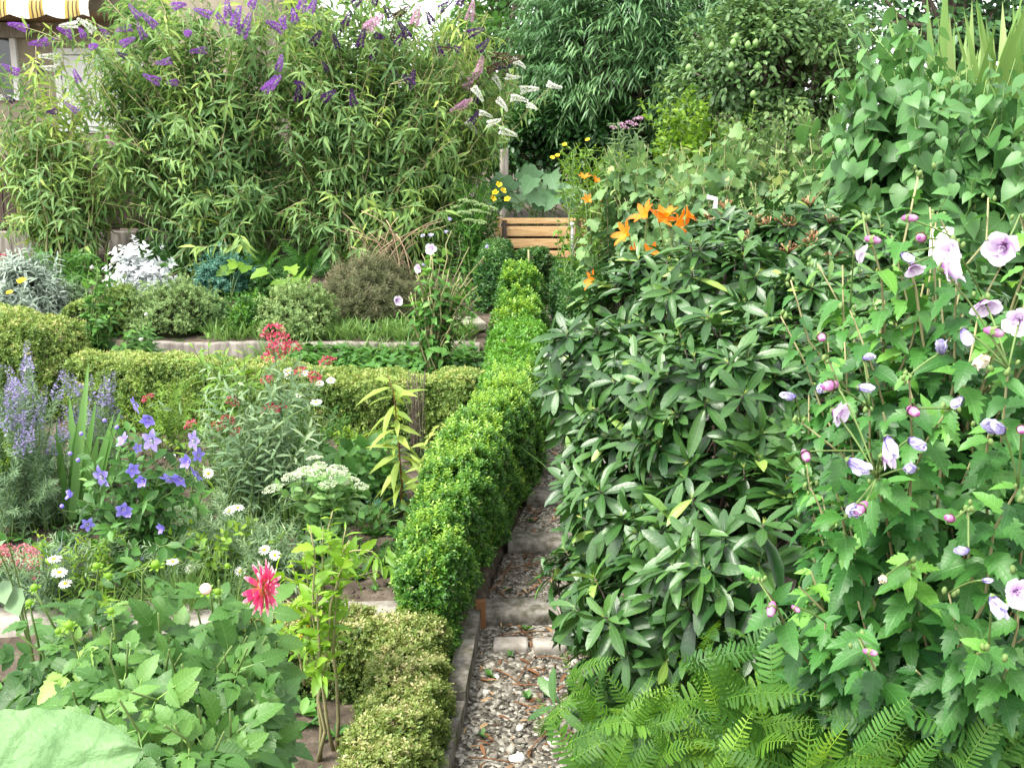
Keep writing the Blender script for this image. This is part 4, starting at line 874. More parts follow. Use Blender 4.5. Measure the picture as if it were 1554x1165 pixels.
fern('fern', 'bright green fern beside the gravel, its upright frond crossing the rhododendron', 890, 3.3, .02, 40, 0.226, 61, elev=.95, tips=[(902, 1005, 3.1), (835, 1080, 3.2), (862, 1128, 3.0), (940, 1080, 3.0), (960, 1110, 2.9), (880, 1160, 2.9), (880, 970, 1060, 1175, 24)])
fern('fern', 'light green fern at the bottom edge, second from the gravel', 1010, 3.0, .05, 44, 0.226, 62, elev=.95, tips=[(1010, 1045, 2.9), (1080, 945, 3.1), (1035, 1110, 2.7), (1060, 1150, 2.7), (985, 1130, 2.7), (950, 1100, 1040, 1175, 30)])
fern('fern', 'broad fern with arching fronds below the centre of the hibiscus', 1150, 2.9, .1, 46, 0.252, 63, elev=.75, tips=[(1120, 1040, 2.7), (1075, 1020, 2.8), (1195, 1090, 2.55), (1140, 1120, 2.5), (1100, 1140, 2.6), (1070, 1240, 1040, 1180, 34)])
fern('fern', 'fern at the bottom edge under the drooping hibiscus twig with pink bud', 1290, 2.8, .1, 46, 0.252, 64, elev=.75, tips=[(1300, 1110, 2.4), (1240, 1080, 2.55), (1340, 1150, 2.4), (1280, 1160, 2.4), (1210, 1390, 1040, 1170, 34)])
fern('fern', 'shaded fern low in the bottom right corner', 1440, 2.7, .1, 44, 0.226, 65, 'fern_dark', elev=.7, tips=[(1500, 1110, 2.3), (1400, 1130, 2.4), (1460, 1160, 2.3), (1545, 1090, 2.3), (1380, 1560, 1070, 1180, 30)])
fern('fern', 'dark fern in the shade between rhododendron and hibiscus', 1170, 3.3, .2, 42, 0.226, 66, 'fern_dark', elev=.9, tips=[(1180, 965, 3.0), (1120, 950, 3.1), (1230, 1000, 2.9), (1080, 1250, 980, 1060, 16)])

# ------------------------------------------------------------------ daylilies
b = GD(985, 5.9); r = np.random.default_rng(70)
t = thing('daylily', 'orange daylily in full bloom rising behind the large rhododendron', 'daylily', b); lf = MB(); st = MB()
for k in range(4): blades(lf, b+r.normal(size=3)*[.15, .1, 0], 14, .85, BLADE, .5, .1, r, .5, 1.2)
for px, py, s, ax in [(1000, 325, 1.1, (.3, -.5, .6)), (1022, 332, 1.2, (.6, -.4, .1)), (1040, 318, .8, (.8, -.2, .7)), (982, 318, 1.1, (-.6, -.4, .5)), (955, 345, 1.1, (-.8, -.4, .3)), (972, 376, 1.0, (-.9, -.2, .1)), (985, 375, .85, (.2, -.8, .3)), (1012, 318, .9, (0, -.3, 1)), (1040, 355, .6, (.5, -.5, .6))]:
    a = P(px, py+12, 5.5); stem_to(st, b+r.normal(size=3)*[.1, .08, 0], a, .006, .8, .5); put('flower', LILY[r.integers(3)], t, a, ax, .078*s)
lf.build('foliage', M['grass'], t); st.build('stems', M['stem'], t)
b = GD(940, 9.6); t = thing('daylily', 'deep orange daylily beside the compost bin among currant leaves', 'daylily', b); lf = MB(); st = MB()
for k in range(5): blades(lf, b+r.normal(size=3)*[.2, .1, 0], 12, .5, BLADE, .5, .1, r, .5, 1.3)
for px, py, ax in [(892, 306, (0, -.6, .6)), (912, 311, (.5, -.5, .4)), (887, 272, (0, -.4, .9)), (903, 277, (.5, -.3, .8))]: a = P(px, py, 9.2); stem_to(st, b, a, .006); put('flower', LILY[r.integers(3)], t, a, ax, .062)
lf.build('foliage', M['grass'], t); st.build('stems', M['stem'], t)
b = GD(985, 5.7); t = thing('daylily', 'faded orange daylily low behind the rhododendron tips', 'daylily', b); lf = MB(); st = MB()
blades(lf, b, 24, .55, BLADE, .5, .12, r, .5, 1.2)
for px, py, ax in [(905, 427, (-.8, -.3, .2)), (940, 424, (.6, -.3, .1)), (950, 430, (.9, -.3, -.2))]: a = P(px, py, 5.45); stem_to(st, b, a, .006); put('flower', LILY[r.integers(3)], t, a, ax, .065)
lf.build('foliage', M['grass'], t); st.build('stems', M['stem'], t)

# ------------------------------------------------------------------ butterfly bushes (buddleias)
def buddleia(label, base, tips, seed, spikes, mat='budd', ll=.2, sp=.075, start=.12, val=.4, arch=.72, r0=.012, lat=.4):
    t, cn = cane_plant('butterfly_bush', label, 'butterfly bush', base, tips, DROOP, ll, sp, mat, 'stem_p', r0, .16, arch, lat, 'butterfly bushes by the fence', seed=seed, start=start+.08, angle=.9, droop=.62, arr='opp', val=val+.05, tip=.1, valjit=.22, sub=3, subl=.5)
    r = np.random.default_rng(seed+1); st = MB(); lf = MB(); T = np.array([c[-1] for c in cn]); allp = np.concatenate([c[3:] for c in cn])
    for px, py, d, c, s, ax in spikes:
        a = P(px, py, d); j = np.argmin(np.linalg.norm(allp-a, axis=1)); v = norm(np.array(ax, float)+rdir(1, r)[0]*.3); L = .185*s
        pts = bez(allp[j], a, .6, .4, 6); st = MB(); st.tube(pts, np.linspace(.006, .004, 6), 4, .6); st.build('flower_stem', M['stem_p'], t); along(lf, pts, DROOP, ll*.7, sp*.8, start=.15, angle=1.0, droop=.5, r=r, val=val+.1)
        put('flower_spike', SPIKES[c][r.integers(3)], t, a-v*L*.4, v, (L*.85, L*.85, L*1.05) if c == 'whitef' else (L*.9, L*.9, L))
    if lf.n: lf.build('upper_foliage', M[mat], t)
    return t
r = np.random.default_rng(80)
def region(n, x0, x1, y0, y1, d0, d1): return [P(r.uniform(x0, x1), r.uniform(y0, y1), r.uniform(d0, d1)) for _ in range(n)]
V, D, WH, PK, BR = 'violet', 'purple', 'whitef', 'pinkf', 'brownf'
def sk(lst, d, c, s=1, ax=(0, -.5, .5)): return [(x, y, d+r.normal()*.15, c, s*(.8+.4*r.random()), (ax[0]+r.normal()*.5, ax[1], ax[2]+r.normal()*.35)) for x, y in lst]
buddleia('open leggy butterfly bush at the far left with white and violet spikes', GD(128, 12.2), region(28, -60, 150, 60, 260, 11.4, 12.6) + region(26, 20, 220, 110, 330, 11.4, 12.6) + region(20, -40, 110, 200, 360, 11.3, 12), 81,
         sk([(62, 65), (80, 63), (18, 107), (100, 50), (30, 40)], 11.5, V, .95, (-.6, -.4, .2)) + sk([(80, 85), (82, 105), (108, 38), (100, 130)], 11.5, WH, 1.0, (-.7, -.4, .3)) + sk([(58, 103), (15, 150), (80, 170)], 11.5, D, .8) + sk([(68, 40)], 11.5, BR, 1, (-.5, 0, .7)), 'budd', .19, .085, .15, .55, .6)
buddleia('tall butterfly bush with yellowing lower leaves and violet spikes, second from the left', GD(345, 12.3), region(54, 120, 440, -60, 120, 11.4, 12.8) + region(50, 115, 440, 80, 230, 11.3, 12.6) + region(44, 190, 430, 200, 370, 11.3, 12.3) + region(22, 395, 470, 60, 320, 11.4, 12.4) + region(24, 105, 260, 70, 210, 11.3, 12.2), 82,
         sk([(116, 117), (110, 165), (158, 48), (190, 43), (228, 32), (215, 50), (192, 63), (251, 95), (285, 50), (303, 77), (232, 121), (262, 125), (105, 52), (125, 50), (142, 70), (385, 3), (310, 20), (205, 20), (270, 8)], 11.3, V, .95, (-.2, -.5, .3)) + sk([(335, 30), (345, 15), (358, 28), (373, 43)], 11.2, V, 1.15, (.3, -.3, .8)) + sk([(167, 216)], 11.2, PK, .8) + sk([(186, 85)], 11.3, D, .7) + sk([(135, 40), (112, 150)], 11.4, WH, .9), 'budd', .2, .07, .1, .44)
buddleia('dense butterfly bush with dark purple spikes standing before the broken dead stems', GD(560, 12.3), region(46, 400, 710, 5, 120, 11.4, 12.8) + region(20, 420, 640, -40, 40, 11.6, 12.8) + region(60, 400, 730, 80, 230, 11.3, 12.5) + region(54, 420, 720, 200, 370, 11.3, 12.3), 83,
         sk([(520, 40), (527, 30), (545, 0), (570, 0), (605, 60), (569, 83), (597, 110), (620, 125), (668, 80), (690, 73), (625, 118), (452, 143), (460, 150), (497, 145), (455, 128), (494, 103), (615, 48), (652, 28), (535, 150), (480, 60), (548, 60), (575, 55), (510, 65), (590, 20)], 11.3, D, .95, (.2, -.4, .7)) + sk([(430, 35), (420, 40), (447, 25), (460, 5), (475, 10), (415, 128), (425, 98), (408, 130)], 11.2, V, 1.15, (.3, -.4, .4)) + sk([(632, 25), (565, 35)], 11.3, PK, 1.2, (.1, -.3, .9)) + sk([(608, 20), (595, 55)], 11.3, BR, 1, (.1, 0, 1)), 'budd', .2, .068, .1, .44)
buddleia('butterfly bush with white and pink spikes arching right over the squash plant', GD(650, 12.6), region(36, 620, 770, 10, 150, 11.8, 13) + region(20, 690, 820, 80, 200, 11.8, 12.8) + region(24, 620, 740, 150, 330, 11.8, 12.6), 84,
         sk([(785, 93), (775, 118), (800, 135), (838, 131), (762, 156), (785, 148), (806, 160), (748, 186), (768, 200), (735, 172), (725, 140), (755, 122), (700, 120), (715, 190)], 11.8, WH, 1.0, (.9, -.2, -.15)) + sk([(720, 115), (712, 130), (705, 160), (728, 100), (695, 165), (715, 20)], 11.8, PK, 1.2, (.6, -.3, .6)) + sk([(722, 150), (720, 180), (720, 48), (733, 70), (675, 10), (700, 0), (760, 100)], 11.8, D, .9, (.6, -.2, .6)) + sk([(755, 85), (742, 108), (670, 75), (775, 90)], 11.8, BR, 1.2, (.8, -.1, .5)), 'budd', .18, .075, .15, .5, .7)
# dead stems at its foot
b = GD(590, 11.7); t = thing('dead_stems', 'bundle of dry broken stems at the foot of the dense butterfly bush', 'dead stems', b); mb = MB();
for k in range(34): mb.tube(bez(b+r.normal(size=3)*[.22, .12, 0], b+r.normal(size=3)*[.26, .12, .18]+[0, 0, .55], .8, .3, 6), .006, 4, r.random())
mb.build('stems', M['straw'], t)

# ------------------------------------------------------------------ trees and shrubs at the back
def tree(name, label, base, c, rad, mat, T, ll, clumps, per, seed, trunk=.14, group=None, droop=.3, clump=.35, val=.4, inner=.35, bush=False, cat='tree', stalk=0):
    r = np.random.default_rng(seed); base = np.asarray(base, float); c = np.asarray(c, float); t = thing(name, label, cat, base, group); tr = MB(); lf = MB()
    top = c + [0, 0, rad[2]*.5]; main = bez(base-[0, 0, .1], top, .5, .3, 10); main[1:-1] += r.normal(size=(8, 3))*.06
    tr.tube(main, np.linspace(trunk, trunk*.25, 10), 9, .4); P_ = ellpts(c, rad, clumps, inner, r)
    for k, q in enumerate(P_):
        if k % 2 == 0: i = r.integers(3, 9); b = bez(main[i], q, .75, .4, 7); b[1:-1] += r.normal(size=(5, 3))*.04; tr.tube(b, np.linspace(trunk*.35, .008, 7), 5, .3+.3*r.random())
        n = int(per*(.6+.8*r.random())); o = norm((q-c)/np.asarray(rad)); cl = clump*(.7+.6*r.random()); u = rdir(n, r)
        p = q + u*cl*np.array([1, 1, .75])*(r.random(n)**.4)[:, None]
        if stalk:
            m = stalk; p = np.repeat(p, m, 0); n = len(p); ax = np.repeat(norm(rdir(len(u), r)+u*.5+o*.5-UP*.35), m, 0); w = np.tile(np.linspace(0, 1, m), len(u)); p = p + ax*(w*ll*1.6)[:, None]
            sd = norm(np.cross(ax, UP+.1*rdir(n, r)))*np.where(np.tile(np.arange(m) % 2, len(u)) == 0, 1, -1)[:, None]
            d = ax*.75+sd*.75-UP*droop+rdir(n, r)*.15; nh = UP+rdir(n, r)*.3; u = np.repeat(u, m, 0)
        else: d = u*.6 + o*.4 + rdir(n, r)*.6 - UP*droop; nh = UP + o*.5 + rdir(n, r)*.5
        lf.inst(T, rotm(d, nh)*(ll*(.7+.6*r.random(n)))[:, None, None], p, val + r.normal()*.12 + r.normal(size=n)*.13)
    lf.build('crown', M[mat], t); tr.build('trunk', M['bark'], t)
    return t
g = GD(770, 22); tree('walnut_tree', 'light green tree far behind the white butterfly bush', g, P(770, -15, 22), (1.3, 1.1, 1.3), 'mid', OVAL, .17, 50, 60, 91, .12, 'trees at the back of the garden', .2, .4, .62)
g = GD(960, 16); tree('tree', 'large dark tree with drooping long leaves behind the compost bin', g, P(965, 70, 15.5), (1.75, 1.3, 1.45), 'dark', NARROW, .2, 170, 36, 92, .16, 'trees at the back of the garden', .28, .34, .42, .5, stalk=7)
g = GD(1150, 21); tree('tree', 'dark leafy tree at the top behind the pear tree', g, P(1160, -10, 20), (2.3, 1.2, 1.7), 'dark', OVAL, .16, 110, 70, 93, .16, 'trees at the back of the garden', .3, .5, .4)
g = GD(1420, 17); tree('tree', 'dark background tree at the top right behind the pampas grass', g, P(1430, 60, 16), (2.0, 1.0, 1.8), 'dark', OVAL, .16, 90, 70, 94, .16, 'trees at the back of the garden', .3, .5, .35)
g = P(1222, 215, 11.2); g[2] = H(g[0], g[1])
t = tree('pear_tree', 'old pear tree hung with small green pears and a dark trunk', g, P(1160, 110, 11), (1.05, .8, .95), 'pear', OVAL, .075, 150, 110, 95, .11, 'trees at the back of the garden', .3, .24, .42, .4)
for px, py in [(1168, 37), (1175, 43), (1198, 53), (1117, 56), (1113, 65), (1135, 68), (1147, 65), (1045, 103), (1150, 101), (1143, 143), (1110, 100), (1080, 70)]: put('pear', PEAR, t, P(px, py, 10.15), (.1, 0, 1), .032)
b = P(886, 163, 14); 
g = GD(905, 16.5); tree('ivy_bank', 'dark ivy covered bank below the drooping tree', g, P(890, 205, 15.5), (1.6, .7, .75), 'box_dark', OVAL, .1, 90, 120, 96, .05, None, .2, .3, .38, .3, cat='ivy')
g = GD(1020, 17); tree('holly_bush', 'very dark dense bush in the shade under the trees', g, P(1020, 170, 16), (1.9, .7, .8), 'dark', OVAL, .12, 70, 100, 97, .06, None, .2, .35, .2, .3, cat='bush')
g = GD(730, 17); tree('laurel_bush', 'green bush behind the wooden post between tree and butterfly bush', g, P(720, 160, 16.5), (1.3, .7, 1.3), 'mid', OVAL, .11, 90, 110, 98, .06, None, .2, .35, .3, .3, cat='bush')
g = GD(330, 20); tree('tree', 'pale leafed tree peeping through the top of the butterfly bushes', g, P(350, 40, 19.5), (1.6, 1, 1.2), 'mid', OVAL, .17, 50, 60, 99, .12, 'trees at the back of the garden', .2, .45, .5)

def shrub(name, label, px, d, tips, T, ll, sp, mat, seed, cat='shrub', **k):
    return cane_plant(name, label, cat, GD(px, d), tips, T, ll, sp, mat, seed=seed, **k)
r = np.random.default_rng(120)
# heart leaved bush, pampas
t, _ = shrub('heart_leaved_bush', 'big pale green bush of heart shaped leaves at the top right', 1420, 7.0, region(26, 1235, 1430, 15, 130, 6.2, 7.4) + region(18, 1420, 1600, 85, 150, 6.2, 7.4) + region(46, 1240, 1620, 120, 240, 6.0, 7.0) + region(26, 1300, 1640, 200, 320, 5.8, 6.6), HEART, .16, .08, 'knot', 121, 'bush', stem='stem', r0=.008, spread=.3, arch=.7, lat=.45, start=.3, angle=1.2, droop=.95, arr='alt', val=.42, tip=.2, sub=2, subl=.4, valjit=.08)
b = P(1500, 60, 8.6); b[2] = float(H(b[0], b[1])); t = thing('pampas_grass', 'tall pale striped grass clump rising above the heart leaved bush', 'grass clump', b, None); lf = MB()
for k in range(9): blades(lf, b+r.normal(size=3)*[.25, .15, 0]+[0, 0, 1.0], 26, 2.0, BLADES, .4, .1, r, .7, 1.0)
lf.build('foliage', M['grass'], t)
# currant bushes
for i, (px, d, x0, x1, y0, y1, n, lab) in enumerate([
    (1260, 7.4, 1150, 1400, 205, 300, 48, 'greyish currant bush in front of the heart leaved bush'), (1080, 8.2, 990, 1190, 195, 310, 46, 'middle currant bush behind the orange daylilies'),
    (970, 9.2, 915, 1050, 215, 320, 44, 'currant bush nearest the compost bin'), (1180, 6.9, 1060, 1340, 270, 360, 40, 'low currant bush directly behind the rhododendron tips')]):
    shrub('currant_bush', lab, px, d, region(n, x0, x1, y0, y1, d-.6, d+.5) + region(n//2, x0+10, x1-10, (y0+y1)/2, y1+60, d-.6, d), CURR, .125 if d > 7 else .1, .06, 'curr', 130+i, 'bush', stem='stem_p', r0=.006, spread=.25, arch=.7, lat=.4, start=.25, angle=1.15, droop=.75, face=.9, arr='alt', val=.42, tip=.2, sub=3, subl=.25, group='currant bushes', valjit=.12)
shrub('forsythia', 'light green forsythia with long loose twigs under the pear tree', 1080, 10.6, region(60, 985, 1150, 150, 230, 10, 11) + pts3([(1000, 130, 10.4), (970, 150, 10.4), (1145, 155, 10), (1150, 190, 10), (1040, 140, 10.4)]), OVAL, .085, .055, 'lime', 135, 'shrub', stem='stem', spread=.3, start=.3, angle=.9, droop=.2, arr='opp', val=.35, tip=.2, sub=2)
shrub('privet_bush', 'dark bush beneath the pear tree right of the forsythia', 1190, 9.6, region(70, 1080, 1290, 165, 250, 9.2, 10.2), OVAL, .075, .05, 'pear', 136, 'bush', stem='bark', spread=.35, start=.3, angle=.9, droop=.1, arr='opp', val=.45, tip=.2, sub=3)
t, _ = shrub('evening_primrose', 'fresh green shrub with small yellow flowers right of the squash', 925, 10.6, region(60, 850, 970, 215, 290, 10, 11), LANCE, .1, .05, 'lime', 137, 'shrub', stem='stem', spread=.3, start=.2, angle=.9, droop=.2, arr='alt', val=.25, tip=.2, sub=2)
for px, py in [(838, 240), (846, 237), (892, 213), (857, 220), (883, 269)]: put('flower', SQF, t, P(px, py, 9.95), (rng.normal()*.3, -.6, .7), .024)
t, _ = shrub('hemp_agrimony', 'tall herb with dusty pink flower heads before the dark trees', 960, 10.9, region(16, 925, 985, 185, 230, 10.6, 11), LANCE, .13, .06, 'grey', 138, 'herb', spread=.15, start=.3, angle=.9, droop=.3, arr='opp', val=.3)
for px, py in [(943, 190), (955, 187), (967, 182), (972, 180), (930, 195), (962, 190), (948, 195)]:
    put('flower', fmesh('flower', [(dome_t(px, 60, 1, .5, .3), 0)], ['pinkf']), t, P(px, py, 10.5), (0, -.3, 1), .04)
# squash on the compost bin
b = np.array([.3, 12.55, 1.58]); t = thing('squash_plant', 'squash with big pale leaves and yellow blossoms growing on the compost', 'squash', b); lf = MB(); st = MB()
for px, py in [(765, 275), (790, 268), (815, 265), (835, 272), (850, 285), (770, 300), (800, 290), (825, 300), (848, 305), (755, 312), (785, 312), (812, 315), (762, 288), (840, 318), (870, 300), (745, 300), (800, 305), (775, 320), (860, 290), (825, 285), (740, 285), (780, 282), (808, 278), (855, 315)]:
    a = P(px, min(py, 303), 12.5+r.normal()*.2); stem_to(st, b+r.normal(size=3)*[.25, .1, 0], a, .009, .8, .5)
    lf.inst(CURR, rotm([[r.normal()*.6, -.7, -.5]], [[r.normal()*.25, -.75, .75]])*.27, a[None]+[0, 0, .06], .55+r.normal()*.2)
lf.build('foliage', M['squash'], t); st.build('stems', M['stem'], t)
for px, py in [(757, 281), (763, 290), (748, 302), (770, 303), (752, 293)]: put('flower', SQF, t, P(px, py, 11.8), (rng.normal()*.4, -.7, .6), .038)
# climbing bean before the pole
shrub('bean_plant', 'climbing bean with light leaves in front of the right end of the compost bin', 866, 11.7, [P(845, 330, 11.6), P(850, 345, 11.6), P(880, 350, 11.6), P(890, 370, 11.5), P(855, 365, 11.6), P(905, 350, 11.4), P(900, 390, 11.3), P(925, 370, 11)], HEART, .085, .11, 'mid', 140, 'bean', spread=.12, start=.3, angle=1.3, droop=.5, arr='alt', val=.55, tip=.15, sub=0)
# sedum and shrubs left of the bin
def sedum(label, base, heads, hs_, seed, ll=.07, sp=.035, mat='sedl', group='sedums', lib=None):
    t, cn = cane_plant('sedum', label, 'sedum', base, [h for h in heads], OVAL, ll, sp, mat, 'stem', .006, .06, .8, .3, group, seed=seed, start=.12, angle=1.0, droop=-.1, arr='opp', val=.45, tip=.1, shrink=.6, end=.93)
    for c in cn:
        put('flower_head', (lib or SEDF)[rng.integers(2)], t, c[-1], norm(c[-1]-c[-3])*.4+UP, hs_*(.75+.5*rng.random()))
    return t
sedum('tall sedum with pale green flower heads left of the compost bin', GD(715, 11.6), pts3([(703, 305, 11.4), (715, 308, 11.4), (728, 312, 11.4), (720, 322, 11.3), (705, 325, 11.3), (735, 325, 11.4), (712, 335, 11.2), (728, 338, 11.2), (697, 315, 11.5), (742, 318, 11.5)]), .075, 141, .1, .05, 'mid', lib=SEDG)
shrub('phlox', 'leafy dark green herb between sedum and butterfly bush', 725, 11.9, region(34, 690, 755, 260, 370, 11.6, 12.2), LANCE, .11, .05, 'mid', 142, 'herb', spread=.2, start=.1, angle=1, droop=.3, arr='opp', val=.25)

# ------------------------------------------------------------------ upper bed
r = np.random.default_rng(150)
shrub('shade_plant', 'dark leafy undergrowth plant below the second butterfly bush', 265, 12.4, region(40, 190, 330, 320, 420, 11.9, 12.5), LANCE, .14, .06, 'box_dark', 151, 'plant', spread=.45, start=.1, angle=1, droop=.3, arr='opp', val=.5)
shrub('shade_plant', 'leafy green perennial behind the silver green plant', 95, 11.6, region(40, 40, 145, 378, 440, 10.9, 11.6), LANCE, .13, .05, 'mid', 152, 'plant', spread=.35, start=.1, angle=1, droop=.3, arr='opp', val=.42)
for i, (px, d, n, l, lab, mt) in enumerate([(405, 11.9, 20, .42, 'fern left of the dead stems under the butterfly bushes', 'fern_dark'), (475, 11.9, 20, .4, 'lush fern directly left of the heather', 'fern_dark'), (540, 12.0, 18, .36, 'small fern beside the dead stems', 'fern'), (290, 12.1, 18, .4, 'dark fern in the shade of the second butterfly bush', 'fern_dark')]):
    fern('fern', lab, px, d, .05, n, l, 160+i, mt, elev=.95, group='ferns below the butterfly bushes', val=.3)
def broad(name, label, px, py, d, lst, ll, mat, seed, T=CURR, cat='plant', n=10, group=None, elev=.7, val=.5, hgt=.25):
    rr = np.random.default_rng(seed); b = GD(px, d); t = thing(name, label, cat, b, group); lf = MB(); st = MB()
    A_ = [P(x, y, d-.1) for x, y in lst] if lst else [b+np.array([rr.normal()*hgt*.7, rr.normal()*hgt*.5, hgt*(.4+.8*rr.random())]) for _ in range(n)]
    for a in A_:
        stem_to(st, b, a, .004); v = np.array([a[0]-b[0]+rr.normal()*.3, -.5+rr.normal()*.4, -.1]); lf.inst(T, rotm([v], [[rr.normal()*.3, -.6, .8]])*ll*(.8+.4*rr.random()), a[None], val+rr.normal()*.14)
    lf.build('foliage', M[mat], t); st.build('stems', M['stem'], t); return t
broad('foxglove_leaf_plant', 'big lobed pale green leaves standing below the ferns', 440, 420, 10.9, [(440, 405), (428, 425), (405, 412), (455, 415), (465, 420), (448, 430)], .2, 'lime', 171, val=.45)
broad('foxglove_leaf_plant', 'single broad lobed leaf plant beside the blue green rue', 358, 412, 11.0, [(360, 398), (350, 408), (372, 402)], .2, 'lime', 172, val=.35)
def md(name, label, px, py, w, h, mat, seed, cat='plant', dep=None, **k):
    q = G(px, py); d = np.linalg.norm((q-np.array([0, 0, CZ]))*[0, 1, 1]); d = q[1]*CP - (q[2]-CZ)*SP
    return mound(name, label, cat, px, py, d, w/2/F*d, h/F*d*1.05, (dep or w/2*.8)/F*d, mat, seed=seed, base=q, **k)
md('rue', 'blue green rue mound below the second butterfly bush', 345, 443, 90, 45, 'blue_green', 181, n=1100, sl=.075)
md('thyme', 'pale grey green clipped mound at the centre of the upper bed', 265, 498, 135, 58, 'thyme', 182, n=3000, sl=.045, val=.4, bump=.22)
md('box_mound', 'yellowish clipped mound touching the left clipped hedge', 190, 500, 60, 60, 'box_pale', 183, n=1500, sl=.045)
md('box_ball', 'small round green box ball in the upper bed', 379, 502, 50, 44, 'box', 184, n=1100, sl=.05, val=.5)
md('santolina', 'grey green cushion right of the box ball', 455, 505, 110, 60, 'thyme', 185, n=2600, sl=.05, val=.5, bump=.25)
md('heather', 'brownish heather cushion in front of the dead stems', 568, 478, 140, 74, 'heath', 186, n=4200, sl=.07, T=[sprig(NARROW, 4, .7, np.random.default_rng(i)) for i in range(4)], val=.42)
md('heather', 'small brown heather tuft at the left of the large heather', 515, 470, 40, 55, 'heath', 187, n=500, sl=.07, T=[sprig(NARROW, 4, .7, np.random.default_rng(i)) for i in range(4)], val=.8)
md('carpet_plant', 'low dark green creeping cushion left of the heather', 410, 448, 70, 28, 'mid', 188, n=700, sl=.06, val=.2)
md('carpet_plant', 'reddish green creeping cushion between the box ball and the pale mound', 330, 500, 50, 40, 'curr', 189, n=600, sl=.05, val=.4)
md('silver_mugwort', 'bright white felted mugwort below the butterfly bushes', 214, 446, 70, 42, 'white_leaf', 190, n=420, sl=.12, T=[sprig(DENT, 3, .6, np.random.default_rng(i)) for i in range(3)], val=.5, core=None)
t = md('silver_plant', 'silver green felted plant with a yellow flower at the left edge', 35, 482, 105, 72, 'silver', 191, n=600, sl=.13, T=[sprig(LANCE, 4, .8, np.random.default_rng(i)) for i in range(3)], val=.3)
for px, py, s in [(34, 428, .045), (15, 445, .03)]: put('flower', SQF, t, P(px, py, 9.2), (0, -.5, .8), s)
md('grey_cushion', 'small grey cushion between slab and young white hibiscus', 110, 462, 50, 26, 'grey', 192, n=400, sl=.06, val=.5)
b = GD(3, 11.5); t = thing('valerian', 'red flower at the left edge below the stone wall', 'flower', b); st = MB(); 
for px, py in [(2, 393), (8, 402), (-4, 403)]: a = P(px, py, 11.2); stem_to(st, b, a, .005); put('flower', REDF[0], t, a, (0, -.4, 1), .07)
st.build('stems', M['stem'], t)
# grass fringe on the terrace edge
mb = MB(); rr = np.random.default_rng(6)
for k in range(150):
    x = rr.uniform(-2.9, -.4); y = 9.47+rr.random()*.35; blades(mb, (x, y, float(H(x, y))), 14, .2, BLADE, .7, .06, rr, .5, 1.2)
for k in range(70):
    x = rr.uniform(-2.35, -.4); y = 9.18+rr.random()*.14; blades(mb, (x, y, float(H(x, y))), 12, .3, BLADE, .6, .06, rr, .5, 1.1)
tag(mb.build('grass_fringe', M['grass']), 'grass and chives hanging over the low concrete wall', None, None, 'stuff')
mb = MB()
for k in range(900):
    x = rr.uniform(-3.1, -.35); y = 9.6+rr.random()**1.3*1.6; q = np.array([x, y, float(H(x, y))]); n = 5; f = rr.random(n)*6.28
    mb.inst(OVAL, rotm(np.stack([np.cos(f), np.sin(f), .6+rr.random(n)], -1), UP)*.055, np.repeat(q[None], n, 0)+[0, 0, .04], .35+rr.normal()*.15+rr.normal(size=n)*.1)
tag(mb.build('ground_cover', M['mid']), 'low green ground cover filling the upper bed', None, None, 'stuff')
# strawberries behind the clipped hedge
mb = MB()
for k in range(330):
    x = rr.uniform(-1.95, -.25); y = rr.uniform(8.25, 9.25); q = np.array([x, y, float(H(x, y))]); n = 7; f = rr.random(n)*6.28
    mb.inst(OVAL, rotm(np.stack([np.cos(f), np.sin(f), .3+.5*rr.random(n)], -1), UP)*.1, np.repeat(q[None], n, 0)+[0, 0, .2]*rr.random((n, 1)), .45+rr.normal()*.1+rr.normal(size=n)*.12)
tag(mb.build('strawberry_bed', M['mid']), 'bright green strawberry leaves behind the long clipped hedge', None, None, 'stuff')
# small hibiscus with pink flowers, young hibiscus with white flowers
tw = pts3([(685, 350, 8.6), (655, 370, 8.5), (640, 385, 8.6), (712, 375, 8.7), (735, 390, 8.8), (730, 450, 8.7), (620, 450, 8.5), (605, 470, 8.4), (640, 500, 8.4), (700, 420, 8.5), (665, 420, 8.4), (690, 480, 8.4), (650, 450, 8.4), (720, 500, 8.6), (675, 520, 8.3)]) + list(ellpts(P(670, 440, 8.6), (.32, .3, .42), 46, .4, r))
t, _ = cane_plant('hibiscus_tree', 'small young hibiscus with pink blooms and open branches behind the clipped hedge', 'hibiscus', GD(657, 8.65), tw, [HIBL2, HIBL], .1, .06, 'mid', 'stem_p', .012, .04, .7, .3, seed=200, start=.3, angle=1.0, droop=.6, arr='alt', val=.58, tip=.25, valjit=.12)
for px, py, s, L_ in [(657, 378, 1.0, HIBF), (640, 358, .8, HIBR), (650, 357, .8, HIBR), (601, 456, .9, HIBF), (674, 352, .7, HIBR), (685, 333, .8, HIBR), (738, 375, .8, HIBR), (637, 408, .7, HIBF), (645, 402, .6, HIBR)]: put('flower', L_[rng.integers(len(L_))], t, P(px, py, 8.3), (rng.normal()*.7, -.7, .1), .06*s)
tw = pts3([(165, 370, 8.7), (145, 395, 8.6), (175, 405, 8.6), (135, 410, 8.7), (185, 450, 8.5), (130, 440, 8.6), (150, 460, 8.5), (200, 500, 8.4), (160, 430, 8.6)]) + list(ellpts(P(155, 465, 8.6), (.17, .17, .35), 16, .4, r))
t, _ = cane_plant('hibiscus_tree', 'young upright hibiscus with white blooms behind the left clipped hedge', 'hibiscus', GD(155, 8.75), tw, [HIBL2], .085, .05, 'mid', 'stem', .009, .05, .75, .3, seed=201, start=.15, angle=1.0, droop=.25, arr='alt', val=.5, tip=.25)
WHF = [fmesh('flower', [(rolled_t(7), 0), (calyx, 1)], ['whitef', 'stem'])]
